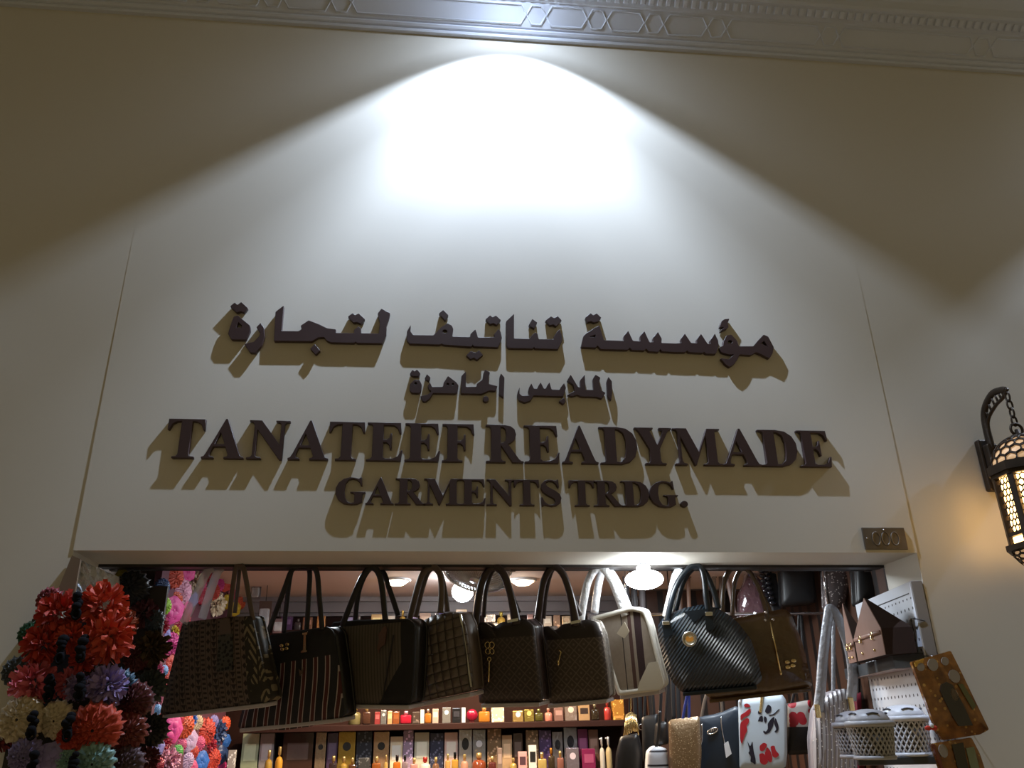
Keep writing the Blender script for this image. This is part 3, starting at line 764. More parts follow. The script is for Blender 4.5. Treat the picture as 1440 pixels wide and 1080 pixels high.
# 4 quilted taupe
B = Bag('handbag', 'taupe quilted handbag with wavy top, fourth on rail', 'handbag', (607, 800), .28, 32, 8, .11, BG)
def quilt_fn(n):
    x, y, z, v = n.vec()
    a = n.m('ADD', n.m('MULTIPLY', z, 26), n.m('MULTIPLY', x, -5)); c_ = n.m('ADD', n.m('MULTIPLY', x, 26), n.m('MULTIPLY', z, 2))
    h = n.m('MULTIPLY', n.m('ABSOLUTE', n.m('SINE', n.m('MULTIPLY', a, PI))), n.m('ABSOLUTE', n.m('SINE', n.m('MULTIPLY', c_, PI))))
    h = n.m('POWER', h, .45)
    n.bump(h, .9, .012)
    return n.mix(n.m('LESS_THAN', h, .35), (.125, .10, .082), (.05, .04, .033))
M_QUILT = mat('taupe_quilted_leather', (.1, .09, .08), .42, fn=quilt_fn)
B.body([(585, 877), (597, 872), (608, 866), (630, 861), (646, 862), (654, 880), (661, 925), (664, 972), (582, 989), (583, 930)], M_QUILT, M_TAUPE, .02, .012, base=((583, 991), (664, 975)))
B.loop([(574, 880), (578, 862), (592, 812), (606, 797), (618, 806), (621, 830), (619, 862)], .0, M_TAUPE, .015, .008)
B.loop([(584, 868), (596, 820), (606, 800), (619, 806), (626, 835), (629, 860)], B.D, M_TAUPE, .013, .007)
B.plate([(646, 864), (648.5, 864), (664, 966), (661.5, 966)], M_CHROME, -.004, .006, 'zip', .0005)

# 5, 6 brown monogram
def mono(name, base, line, period):
    def fn(n):
        x, y, z, v = n.vec()
        a = n.m('ABSOLUTE', n.m('SUBTRACT', n.fract(n.m('MULTIPLY', n.m('ADD', x, z), period)), .5))
        c = n.m('ABSOLUTE', n.m('SUBTRACT', n.fract(n.m('MULTIPLY', n.m('SUBTRACT', x, z), period)), .5))
        l = n.m('GREATER_THAN', n.m('MAXIMUM', a, c), .43)
        d = n.m('LESS_THAN', n.m('ADD', a, c), .20)
        col = n.mix(n.m('MAXIMUM', l, d), base, line)
        n.bump(n.m('MAXIMUM', l, d), .25, .002)
        return n.mix(n.m('GREATER_THAN', z, MONO_V), col, (.017, .010, .010))
    return mat(name, base, .5, fn=fn)
M_DKBR = mat('dark_brown_leather', (.022, .013, .013), .32, vary=.15)
M_MAROON = mat('glossy_dark_brown_strap', (.035, .022, .022), .28, vary=.1)
def ring_charm(B, cx, cy, w=-.03):
    b = MB().use(M_GOLD, True)
    for i, (dx, dy, r) in enumerate(((-2.5, 0, .012), (3.5, 0, .012), (-2, 9, .011), (3.5, 9, .011), (0, 20, .008))):
        u, v = B.uv((cx+dx, cy+dy), w)
        b.tube([(u+r*math.cos(a*PI/6), w, v+r*math.sin(a*PI/6)) for a in range(12)], .0022, .0022, 6, True)
    u, v = B.uv((cx, cy+22), w); u2, v2 = B.uv((cx-1, cy+52), w)
    b.tube([(u, w, v), (u2, w, v2)], .0045, .003, 6)
    b.build('ring_charm', B.t)
B = Bag('handbag', 'dark chocolate handbag with diamond pattern and ring charm, fifth on rail', 'handbag', (695, 800), .28, 30, 7, .11, BG)
MONO_V = B.uv((700, 897))[1]
B.body([(662, 876), (682, 875), (693, 883), (705, 875), (738, 870), (750, 880), (756, 930), (762, 986), (674, 989), (668, 930)], mono('dark_diamond_canvas', (.036, .025, .023), (.085, .062, .054), 22), M_MAROON, .014, .01, base=((675, 991), (761, 989)))
B.loop([(668, 888), (670, 864), (676, 824), (686, 803), (696, 797), (707, 806), (715, 826), (721, 850), (726, 878)], .0, M_MAROON, .017, .009, taper=lambda t: 1+.5*abs(2*t-1)**6)
B.loop([(680, 868), (684, 826), (696, 799), (710, 815), (730, 862)], B.D, M_MAROON, .011, .007)
ring_charm(B, 688, 907)
b = MB().use(M_CHROME); b.prism(B.uvs([(714, 872), (729, 869), (729, 873), (714, 876)], -.012), -.016, -.010); b.build('clasp', B.t)

B = Bag('handbag', 'brown diamond pattern handbag with silvery side, sixth on rail', 'handbag', (778, 800), .28, 30, 7, .09, BG)
MONO_V = B.uv((805, 898))[1]
M_SILV = mat('crinkled_silver_film', (.36, .33, .30), .22, metal=.55, fn=lambda n: n.bump(n.noise(60, 3), .9, .01))
B.body([(760, 882), (771, 880), (780, 887), (791, 878), (826, 871), (838, 874), (846, 893), (853, 938), (857, 981), (768, 990), (762, 930)], mono('brown_diamond_canvas', (.060, .044, .037), (.125, .098, .08), 22), M_SILV, .014, .01, base=((769, 992), (856, 984)))
B.loop([(754, 890), (757, 866), (763, 824), (771, 804), (780, 797), (791, 806), (799, 826), (805, 850), (810, 880)], .0, M_MAROON, .016, .009, taper=lambda t: 1+.5*abs(2*t-1)**6)
B.loop([(764, 870), (769, 826), (779, 799), (794, 815), (816, 866)], B.D, M_MAROON, .011, .007)
b = MB().use(M_GOLD, True)
u, v = B.uv((785, 932), -.03); u2, v2 = B.uv((787, 924), -.03)
b.tube([(u, -.03, v), (u2, -.03, v2), (u2+.008, -.03, v2+.02), (u2-.004, -.03, v2+.03)], .003, .003, 6)
b.sphere((u, -.03, v), .009, (.7, .6, 1.2), 10, 6); b.build('charm', B.t)
b = MB().use(M_CHROME); b.prism(B.uvs([(803, 874), (817, 871), (817, 875), (803, 878)], -.012), -.016, -.010); b.build('clasp', B.t)

# 7 white trimmed stripe
B = Bag('handbag', 'white trimmed beige handbag with burgundy stripes and diamond tag, seventh on rail', 'handbag', (845, 800), .31, 29, 7, .09, BG)
us = [B.uv((px, 910))[0] for px in (886, 891, 895, 900, 905, 876.5)]
sl = (B.uv((895, 870))[0]-B.uv((903, 950))[0])/(B.uv((895, 870))[1]-B.uv((903, 950))[1]); vz = B.uv((895, 910))[1]
def beige_fn(n):
    x, y, z, v = n.vec()
    X = n.m('SUBTRACT', x, n.m('MULTIPLY', n.m('SUBTRACT', z, vz), sl))
    c = n.mix(n.noise(60, 2), (.30, .25, .21), (.38, .33, .28))
    c = n.mix(n.band(X, us[0], us[1]), c, (.10, .05, .045)); c = n.mix(n.band(X, us[2], us[4]), c, (.045, .022, .028))
    return n.mix(n.band(X, us[5], us[5]+.004), c, (.04, .03, .03))
M_IVORY = mat('ivory_leather', (.74, .72, .66), .35, vary=.03)
B.body([(832, 868), (888, 853), (906, 857), (914, 880), (925, 925), (935, 963), (928, 970), (870, 978), (858, 940)], mat('beige_striped_canvas', (.35, .3, .25), .7, fn=beige_fn), M_IVORY, .003, .015, base=((870, 980), (930, 971)))
b = MB().use(M_IVORY, True); b.hoop(B.P, 1.01, .90, -.010, .012); b.build('trim', B.t)
B.plate([(896, 972), (899, 960), (906, 945), (912, 932), (925, 930), (934, 963), (928, 969)], M_IVORY, -.014, .008, 'corner_patch')
M_WRAPW = mat('white_wrapped_strap', (.82, .84, .88), .25, fn=film_fn)
B.loop([(817, 872), (820, 850), (828, 815), (843, 797), (858, 812), (868, 835), (879, 866)], .0, M_WRAPW, .018, .010)
B.loop([(836, 862), (842, 820), (850, 799), (866, 816), (884, 856)], B.D, M_WRAPW, .018, .010)
B.plate([(878, 874), (885, 888), (878, 898), (867, 891)], mat('beige_tag', (.6, .53, .42), .5), -.022, .005, 'leather_tag')

# 8 dome bag
B = Bag('handbag', 'glossy blue-black ribbed dome handbag with round gold emblem, eighth on rail', 'handbag', (985, 800), .25, 20, 7, .09, BG)
def rib_fn(n):
    x, y, z, v = n.vec()
    p = n.m('SINE', n.m('MULTIPLY', n.m('ADD', n.m('MULTIPLY', x, .77), n.m('MULTIPLY', z, -.64)), 500))
    n.bump(p, .8, .006)
    return n.mix(n.m('GREATER_THAN', p, 0), (.003, .006, .010), (.012, .026, .040))
M_RIB = mat('blue_black_ribbed_leather', (.015, .025, .034), .30, coat=.5, fn=rib_fn)
M_NAVYL = mat('blue_black_smooth_leather', (.006, .010, .015), .3, vary=.1)
B.body([(925, 880), (931, 870), (946, 862), (961, 855), (987, 850), (1008, 855), (1024, 864), (1038, 876), (1056, 899), (1066, 929), (1072, 955), (1066, 963), (1010, 969), (958, 973), (946, 960), (936, 940), (926, 905)], M_RIB, M_NAVYL, .035, .01, base=((958, 975), (1066, 965)), mbase=M_NAVYL)
B.loop([(937, 880), (939, 868), (950, 826), (968, 800), (984, 797), (990, 812), (993, 840), (997, 866)], -.012, M_NAVYL, .013, .010)
wr = B.loop([(938, 868), (945, 838), (951, 812), (958, 800)], .03, M_WRAPW, .022, .008, 'handle_wrap'); wr['label'] = 'white plastic wrap on the left handle'
B.loop([(950, 858), (960, 820), (975, 799), (990, 803), (1003, 830), (1010, 856)], B.D, M_NAVYL, .013, .010)
for P4 in ([(930, 874), (941, 869), (947, 892), (934, 898)], [(991, 861), (1001, 859), (1005, 884), (993, 888)]):
    B.plate(P4, M_NAVYL, -.050, .018, 'handle_mount')
    c = B.uv(((P4[0][0]+P4[1][0])/2+1, P4[0][1]+2), -.055)
    b = MB().use(M_CHROME); b.rbox(c[0]-.016, c[0]+.016, -.060, -.05, c[1]-.009, c[1]+.009, .003); b.build('buckle', B.t)
B.plate([(969, 867), (975, 876), (983, 870), (992, 863), (996, 856), (960, 860)], M_NAVYL, -.034, .006, 'flap')
u, v = B.uv((969.5, 898.5), -.05)
b = MB().use(M_CHROME, True); b.tube([(u+.027*math.cos(a*PI/10), -.05, v+.027*math.sin(a*PI/10)) for a in range(20)], .006, .006, 6, True)
b.use(mat('cream_enamel', (.75, .68, .5), .3)); b.prism([(u+.027*math.cos(a*PI/10), v+.027*math.sin(a*PI/10)) for a in range(20)], -.049, -.042)
b.use(mat('amber_enamel', (.55, .24, .04), .3)); b.prism([(u-.017, v+.003), (u-.006, v+.013), (u+.002, v+.004), (u+.015, v+.010), (u+.018, v-.004), (u+.004, v-.012), (u-.012, v-.010)], -.052, -.048)
b.build('round_emblem', B.t)

# 9 bronze patent
B = Bag('handbag', 'bronze patent leather handbag with long gold zip pull, last on rail at right', 'handbag', (1045, 800), .365, 16, 7, .09, BG)
def bronze_patent(n):
    n.bump(n.noise(14, 3), .6, .02)
    return n.mix(n.noise(9, 4), (.055, .028, .012), (.12, .065, .025))
M_PATENT = mat('bronze_patent_leather', (.09, .05, .02), .14, coat=.6, fn=bronze_patent)
B.body([(1000, 876), (1041, 868), (1104, 856), (1113, 864), (1128, 903), (1143, 965), (1080, 976), (1000, 983), (990, 975)], M_PATENT, M_PATENT, .016, .012, base=((995, 985), (1142, 968)), mbase=M_PATENT)
B.loop([(1015, 880), (1016, 852), (1018, 820), (1028, 800), (1040, 797), (1053, 803), (1067, 828), (1076, 855), (1081, 878)], .0, mat('brown_gloss_strap', (.06, .035, .02), .2, coat=.4), .011, .008)
B.loop([(1030, 866), (1033, 820), (1045, 799), (1060, 812), (1085, 864)], B.D, mat('brown_gloss_strap', (.06, .035, .02), .2), .010, .007)
b = MB().use(M_GOLD, True)
a_, c_ = B.uv((1083, 874), -.03), B.uv((1098, 946), -.03)
b.tube([(a_[0], -.03, a_[1]), (c_[0], -.03, c_[1])], .004, .003, 6); b.sphere((c_[0], -.03, c_[1]), .006, (1, .8, 1.6), 8, 6)
b.build('zip_pull', B.t)
b = MB().use(M_CHROME, True)
for px in ((1076, 872), (1087, 871), (1077, 861)):
    u, v = B.uv(px, -.02); b.sphere((u, -.024, v), .0065, (1, 1, 1), 10, 6)
b.build('stud', B.t)
b = MB().use(M_GOLD, True)
for px in ((1107, 931), (1116, 929), (1108, 938), (1115, 936)):
    u, v = B.uv(px, -.024); b.sphere((u, -.024, v), .011, (1.1, .35, .7), 10, 6)
b.build('gold_emblem', B.t)
#@@ flowers
# ------------------------------------------------------------------ hair flowers
def shaggy_mesh(seed, n=150):
    rnd = random.Random(seed)
    b = MB().use(M_WHITE, False)
    for i in range(n):
        z = 1-2*(i+.5)/n*.93
        a = i*2.39996+rnd.uniform(-.25, .25)
        r = math.sqrt(max(0, 1-z*z))
        d = Vector((r*math.cos(a), -z, r*math.sin(a)))     # outward, front is -y
        side = d.cross(Vector((rnd.uniform(-1, 1), rnd.uniform(-1, 1), rnd.uniform(-1, 1)))).normalized()
        nr = d.cross(side)
        L = rnd.uniform(.82, 1.05); w = rnd.uniform(.10, .17)
        base = d*.25; mid = d*(.68*L)+nr*rnd.uniform(-.06, .06); tip = d*L+nr*rnd.uniform(-.2, .2)+side*rnd.uniform(-.1, .1)
        f = nr*rnd.uniform(.04, .09)
        v0 = b.v(base); m0 = b.v(mid-side*w); m1 = b.v(mid+f); m2 = b.v(mid+side*w); t0 = b.v(tip-side*w*.6); t1 = b.v(tip+side*w*.6)
        b.face([v0, m0, m1]); b.face([v0, m1, m2]); b.face([m0, t0, m1]); b.face([m1, t1, m2]); b.face([t0, t1, m1])
    return b
def rosette_mesh(seed):
    rnd = random.Random(seed)
    b = MB().use(M_WHITE, True)
    seg = 84
    prev = None
    for k, (r, y, am) in enumerate([(.06, -.55, .0), (.16, -.62, .05), (.22, -.42, .05), (.34, -.62, .09), (.44, -.34, .06), (.58, -.54, .12), (.68, -.22, .08), (.86, -.36, .14), (1.0, -.02, .12), (.9, .25, .08), (.4, .4, .0)]):
        ph = rnd.uniform(0, 6); fr = rnd.choice((7, 8, 9)) + (k > 3)*4 + (k > 6)*3
        ring = []
        for j in range(seg):
            a = 2*PI*j/seg
            wv = (1-2*abs(math.sin(fr*a*.5+ph)))*am*.8 + math.sin((fr*2+1)*a+ph*2)*am*.45
            ring.append(b.v(((r+wv)*math.cos(a), y+wv*1.3, (r+wv)*math.sin(a))))
        if prev:
            for j in range(seg): b.face([prev[j], prev[(j+1) % seg], ring[(j+1) % seg], ring[j]])
        prev = ring
    return b
def petal_mesh(seed, n=6):
    rnd = random.Random(seed)
    b = MB().use(M_WHITE, True)
    for lay, (nn, R0, y0) in enumerate(((n, 1.0, .0), (n-1, .68, -.18))):
        for i in range(nn):
            a = 2*PI*i/nn+lay*.5+rnd.uniform(-.15, .15)
            d = Vector((math.cos(a), 0, math.sin(a))); s_ = Vector((-math.sin(a), 0, math.cos(a)))
            W_ = R0*1.25*PI/nn
            prev = None
            for k in range(6):
                t_ = k/5
                wd = W_*math.sin(PI*(.12+.8*t_))*1.0
                row = []
                for m_ in range(5):
                    q = (m_-2)/2
                    row.append(b.v(d*(R0*t_) + s_*(wd*q) + Vector((0, y0-.25*math.sin(t_*2.2)+.16*q*q-.06*math.cos(q*5)+.22*t_*t_, 0))))
                if prev:
                    for m_ in range(4): b.face([prev[m_], prev[m_+1], row[m_+1], row[m_]])
                prev = row
    b.sphere((0, -.22, 0), .14, (1, .8, 1), 10, 6)
    return b
PROTO = {}
def proto(kind, v):
    if (kind, v) not in PROTO:
        o = {'shaggy': shaggy_mesh, 'rosette': rosette_mesh, 'petal': petal_mesh}[kind](v+11).build('proto')
        PROTO[(kind, v)] = o.data
        bpy.data.objects.remove(o)
    return PROTO[(kind, v)]
CM = {}
def cloth(rgb, gloss=.45):
    if rgb not in CM:
        def fn(n):
            f = n.noise(40, 3)
            return n.mix(f, tuple(c*.8 for c in rgb), tuple(min(1, c*1.12) for c in rgb))
        CM[rgb] = mat('dyed_cloth_%d' % len(CM), rgb, gloss, fn=fn, sheen=.15)
    return CM[rgb]
MC = {}
def bloom(name, kind, rgb, loc, r, parent=None, face=(0, -1, 0), flat=.75):
    v = random.randrange(2)
    key = (kind, v, rgb)
    if key not in MC:
        me = proto(kind, v).copy(); me.name = kind
        me.materials.clear(); me.materials.append(cloth(rgb, .38 if kind == 'rosette' else .55)); MC[key] = me
    o = bpy.data.objects.new(name, MC[key]); COL.objects.link(o)
    if parent: o.parent = parent
    q = Vector((0, -1, 0)).rotation_difference(Vector(face))
    rot = q.to_matrix() @ Matrix.Rotation(random.uniform(0, 6.28), 3, 'Y')
    o.matrix_local = Matrix.Translation(loc) @ rot.to_4x4() @ Matrix.Diagonal((r, r*flat, r, 1))
    return o
def pxm(p, Y): # metres per pixel there
    return (at(p[0]+1, p[1], Y)-at(p[0], p[1], Y)).length
RED = (.48, .032, .016); CORAL = (.60, .065, .026); PINK = (.56, .07, .20); LILAC = (.30, .22, .46); CREAM = (.78, .66, .48); ROSE = (.66, .13, .18); LAV = (.26, .22, .50); MINT = (.26, .46, .44)
M_ELAST = mat('black_elastic_cord', (.006, .006, .008), .85, spec=.15, fn=lambda n: n.bump(n.noise(120, 2), .4, .003))
OD = 'on the outer left display'
HG = 'hair ties on the outer left display'
def hair_tie(label, poms, el_px, Y):
    t = thing('hair_tie', label, 'hair tie', HG, at(*el_px, Y))
    base = t.location.copy()
    for kind, rgb, px, py, r, dy in poms:
        k = pxm((px, py), Y)
        p = at(px, py, Y+dy)
        bloom('pompom', kind, rgb, p-base, r*k*1.16, t, face=(random.uniform(-.15, .2), -1, random.uniform(-.25, .1)))
    k = pxm(el_px, Y)
    b = MB().use(M_ELAST, True)
    w = -.05
    for q in range(6):
        b.sphere((random.uniform(-3, 3)*k, w-random.uniform(0, .012), (q-2.5)*5.2*k), random.uniform(4.5, 7.5)*k, (1.1, .7, .9), 9, 6)
    b.tube([Vector((2*k+5*k*math.cos(a*PI/6), w-.012, -14*k+7*k*math.sin(a*PI/6))) for a in range(12)], 2.2*k, 2.2*k, 6, True)
    b.build('elastic', t)
    return t
YO = -.12
hair_tie('coral red shaggy pompom hair tie at the very top '+OD, [('shaggy', RED, 85, 863, 31, 0), ('shaggy', CORAL, 146, 852, 33, 0)], (117, 853), YO)
hair_tie('red shaggy hair tie, left one in second row '+OD, [('shaggy', RED, 62, 907, 29, .02), ('shaggy', CORAL, 100, 897, 20, .0)], (94, 914), YO-.02)
hair_tie('big coral red shaggy hair tie, right one in second row '+OD, [('shaggy', CORAL, 152, 896, 35, 0), ('shaggy', RED, 118, 925, 19, .02)], (123, 912), YO-.03)
hair_tie('pink shaggy hair tie under the red ones, left '+OD, [('shaggy', ROSE, 48, 962, 31, 0), ('shaggy', ROSE, 97, 960, 20, .02)], (79, 966), YO-.01)
hair_tie('lilac shaggy hair tie under the red ones, right '+OD, [('shaggy', LILAC, 110, 967, 19, .02), ('shaggy', LILAC, 150, 965, 28, 0)], (122, 965), YO-.03)
hair_tie('cream satin rosette hair tie at the left edge '+OD, [('rosette', CREAM, 31, 1012, 30, 0), ('rosette', CREAM, 81, 1012, 24, 0)], (56, 1018), YO-.03)
hair_tie('red satin rosette hair tie beside the cream one '+OD, [('rosette', RED, 98, 1036, 17, 0), ('rosette', CORAL, 135, 1024, 33, 0)], (105, 1020), YO-.04)
hair_tie('lavender petal hair tie, bottom left '+OD, [('rosette', LAV, 38, 1063, 24, 0), ('petal', LAV, 75, 1067, 22, 0)], (56, 1074), YO-.04)
hair_tie('mint green satin hair tie, bottom centre '+OD, [('rosette', MINT, 95, 1070, 15, 0), ('rosette', MINT, 133, 1072, 26, 0)], (112, 1074), YO-.04)
FG = 'single hair flowers on the outer left display'
def flower(label, kind, rgb, px, py, r, Y, grp, face=(0, -1, -.1)):
    k = pxm((px, py), Y)
    o = bloom('hair_flower', kind, rgb, at(px, py, Y), r*k*1.12, face=face)
    return tag(o, label, 'hair flower', grp)
for a in [('dark crimson rosette peeking out at the top left '+OD, 'rosette', (.22, .02, .03), 70, 845, 18), ('green rosette behind the red flowers, left side '+OD, 'rosette', (.01, .10, .04), 44, 893, 18),
          ('burnt orange flower behind the top red pompoms '+OD, 'shaggy', (.28, .06, .015), 174, 878, 20), ('teal blue rosette behind the lilac pompom '+OD, 'rosette', (.03, .09, .15), 167, 968, 24),
          ('rust red rosette right of the red satin one '+OD, 'rosette', (.20, .03, .018), 180, 1028, 26), ('dull mauve rosette at the bottom right '+OD, 'rosette', (.13, .08, .10), 178, 1074, 24),
          ('slate blue rosette at the left behind the pink pompom '+OD, 'rosette', (.07, .09, .11), 24, 945, 20), ('deep red flower cut by the left picture edge '+OD, 'shaggy', (.2, .015, .02), 2, 1038, 18),
          ('maroon rosette between lilac pompom and dark teal flower', 'rosette', (.10, .012, .015), 190, 985, 24)]:
    flower(*a, YO+.07, FG)
IG = 'shaded hair flowers just inside the left jamb'
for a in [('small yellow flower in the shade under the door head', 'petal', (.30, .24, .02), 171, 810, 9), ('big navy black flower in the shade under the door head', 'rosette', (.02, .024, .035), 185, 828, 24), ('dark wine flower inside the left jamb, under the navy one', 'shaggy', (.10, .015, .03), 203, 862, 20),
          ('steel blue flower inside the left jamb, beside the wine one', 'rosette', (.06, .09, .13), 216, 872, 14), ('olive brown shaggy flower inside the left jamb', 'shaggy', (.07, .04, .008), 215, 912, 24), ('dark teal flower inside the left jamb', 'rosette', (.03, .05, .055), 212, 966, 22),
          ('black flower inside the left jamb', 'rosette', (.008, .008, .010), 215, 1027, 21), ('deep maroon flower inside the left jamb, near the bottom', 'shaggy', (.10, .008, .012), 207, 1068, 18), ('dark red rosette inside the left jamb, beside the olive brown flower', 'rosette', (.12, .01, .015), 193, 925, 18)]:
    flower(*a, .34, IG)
# display rods that carry them
t = thing('flower_stand', 'dark stand behind the hair flowers at the left jamb', 'display stand', loc=(-1.46, -.03, 0))
b = MB().use(M_BLACK)
b.box(.05, .30, .0, .022, 1.1, 1.97); b.build('back_board', t)
b = MB().use(M_BLACK, True)
for x in (.08, .26): b.tube([(x, .012, 0), (x, .012, 1.2)], .015, .015, 8)
b.build('leg', t)
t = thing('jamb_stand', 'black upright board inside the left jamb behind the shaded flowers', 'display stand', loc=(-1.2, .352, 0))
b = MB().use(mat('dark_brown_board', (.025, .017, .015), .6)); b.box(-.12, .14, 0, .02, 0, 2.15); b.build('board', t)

# silver foil parcel + cardboard edge at the left jamb corner
t = thing('foil_panel', 'crumpled silver foil parcel in the upper left doorway corner', 'foil parcel')
def foil_fn(n):
    n.bump(n.noise(22, 4), 1.0, .03)
M_FOIL = mat('silver_foil', (.58, .63, .70), .32, metal=.25, fn=foil_fn)
pl = Plane(at(112, 830, .02), math.radians(-38), 0)
pl.place(t)
b = MB().use(M_FOIL)
pp = [pl.uv(*p) for p in ((112, 788), (166, 812), (172, 870), (100, 870))]
nn = 10
g0 = []
rnd = random.Random(5)
for i in range(nn+1):
    row = []
    for j in range(nn+1):
        s_, t_ = i/nn, j/nn
        A_ = Vector(pp[0]).lerp(Vector(pp[1]), s_); B_ = Vector(pp[3]).lerp(Vector(pp[2]), s_)
        q = A_.lerp(B_, t_)
        row.append((q.x, rnd.uniform(-.012, .004), q.y))
    g0.append(row)
V_ = [[b.v(p) for p in r] for r in g0]
for i in range(nn):
    for j in range(nn): b.face([V_[i][j], V_[i+1][j], V_[i+1][j+1], V_[i][j+1]])
bk = [b.v((p[0], .03, p[1])) for p in (pp[0], pp[1], pp[2], pp[3])]
b.face(bk)
b.face([V_[0][0], V_[nn][0], bk[1], bk[0]]); b.face([V_[nn][0], V_[nn][nn], bk[2], bk[1]]); b.face([V_[nn][nn], V_[0][nn], bk[3], bk[2]]); b.face([V_[0][nn], V_[0][0], bk[0], bk[3]])
b.build('foil_sheet', t)
t = thing('cardboard_strip', 'brown cardboard strip taped to the left door jamb edge', 'cardboard')
pl = Plane(at(95, 810, -.02), 0, 0); pl.place(t)
b = MB().use(mat('brown_cardboard', (.20, .14, .09), .8, vary=.15)); b.prism([pl.uv(*p) for p in ((101, 781), (113, 786), (104, 838), (78, 838))], 0, .014); b.build('card', t)

# the flowers in the light on the inner left board
t = thing('display_board', 'dark plum display board inside the shop at left, covered with bright hair flowers', 'display board', loc=(-1.17, 0, 0))
b = MB().use(mat('plum_display_board', (.10, .03, .05), .6, vary=.2)); b.box(-.03, 0, .62, 2.28, .6, 2.395); b.build('board', t)
IB = 'bright hair flowers on the inner left board'
HOT = (.62, .035, .24); CRIM = (.40, .01, .04); YEL = (.60, .42, .02); BLU = (.015, .12, .48); ORG = (.65, .08, .02); LPK = (.68, .30, .42); NAVY = (.02, .05, .16); ZEB = (.46, .32, .52); GRN = (.06, .34, .05); LIME = (.36, .60, .04); BEI = (.5, .38, .26); SKY = (.20, .42, .75); VIO = (.22, .2, .5)
names = {HOT: 'hot pink', CRIM: 'crimson', YEL: 'yellow', BLU: 'bright blue', ORG: 'orange', LPK: 'pale pink', NAVY: 'navy', ZEB: 'mauve', GRN: 'leaf green', LIME: 'lime green', BEI: 'beige', SKY: 'sky blue', VIO: 'violet', RED: 'red', CORAL: 'coral', CREAM: 'cream', PINK: 'pink'}
inner = [(CORAL, 245, 812, 12), (HOT, 262, 803, 13), (LPK, 254, 832, 14), (BEI, 272, 818, 13), (LIME, 230, 852, 10), (HOT, 243, 858, 15), (CRIM, 254, 872, 13), (YEL, 245, 889, 7), (HOT, 240, 905, 12), (RED, 238, 932, 9), (SKY, 230, 943, 6), (PINK, 223, 942, 7), (RED, 233, 955, 8),
         (RED, 318, 815, 13), (HOT, 306, 822, 9), (CREAM, 304, 850, 13), (YEL, 319, 846, 8), (YEL, 331, 856, 8), (ORG, 338, 848, 7), (CRIM, 290, 806, 10), (NAVY, 228, 826, 10), (VIO, 270, 842, 9), (CRIM, 285, 838, 10),
         (LPK, 224, 984, 7), (SKY, 221, 998, 6), (HOT, 240, 1026, 16), (ORG, 259, 1021, 13), (BLU, 270, 1012, 7), (BEI, 277, 1016, 8), (ZEB, 266, 1041, 12), (RED, 288, 1029, 14), (NAVY, 306, 1030, 13), (ORG, 316, 1018, 8), (VIO, 220, 1051, 11), (GRN, 249, 1058, 8), (LPK, 240, 1070, 13), (ZEB, 263, 1070, 9), (BLU, 282, 1072, 12), (RED, 299, 1068, 11), (CRIM, 233, 1045, 8), (PINK, 254, 1048, 8), (NAVY, 311, 1062, 10), (CRIM, 222, 1076, 8),
         (CRIM, 228, 880, 9), (LPK, 226, 905, 8), (PINK, 262, 856, 9), (RED, 300, 832, 9), (PINK, 282, 822, 8), (ORG, 248, 842, 8), (CRIM, 326, 832, 9), (LPK, 333, 828, 7), (PINK, 228, 920, 8), (CRIM, 246, 918, 8), (VIO, 234, 892, 6), (CRIM, 226, 966, 8), (PINK, 232, 975, 7), (RED, 225, 1012, 8), (CRIM, 252, 1012, 7), (PINK, 280, 1046, 8), (CRIM, 296, 1048, 8), (VIO, 300, 1015, 7), (BLU, 318, 1042, 7), (RED, 272, 1058, 7), (LPK, 230, 1062, 7), (HOT, 310, 1078, 8), (PINK, 270, 1080, 8)]
kinds = ['rosette', 'petal', 'rosette', 'shaggy']
used = set()
for i, (rgb, px, py, r) in enumerate(inner):
    d = ray(px, py)
    P = atx(px, py, -1.13)
    k = (P-CAM).dot(_f)/FPX
    P = atx(px, py, -1.17+r*k*.35)
    o = bloom('hair_flower', kinds[i % 4], rgb, P, r*k*1.35, face=(.8, -.6, -.05), flat=.55)
    hgt = 'top edge of' if py < 815 else 'upper part of' if py < 870 else 'middle of' if py < 960 else 'lower part of' if py < 1040 else 'bottom of'
    sd = 'front side' if px < 238 else 'back corner' if px > 300 else 'centre' if px < 262 else 'rear half'
    kd = {'rosette': 'ruffled', 'petal': 'petalled', 'shaggy': 'shaggy'}[kinds[i % 4]]
    lab = '%s %s hair flower, %s the inner left board, %s' % (names[rgb], kd, hgt, sd)
    nb = min((q for q in inner if q is not inner[i] and q[0] != rgb), key=lambda q: (q[1]-px)**2+(q[2]-py)**2)
    if lab in used: lab = lab.replace(' the inner left board', ' inner left board') + ', by a %s one' % names[nb[0]]
    if len(lab.split()) > 15: lab = lab.replace(' hair flower', ' flower')
    if lab in used: lab = 'smaller ' + lab
    used.add(lab)
    tag(o, lab, 'hair flower', IB)
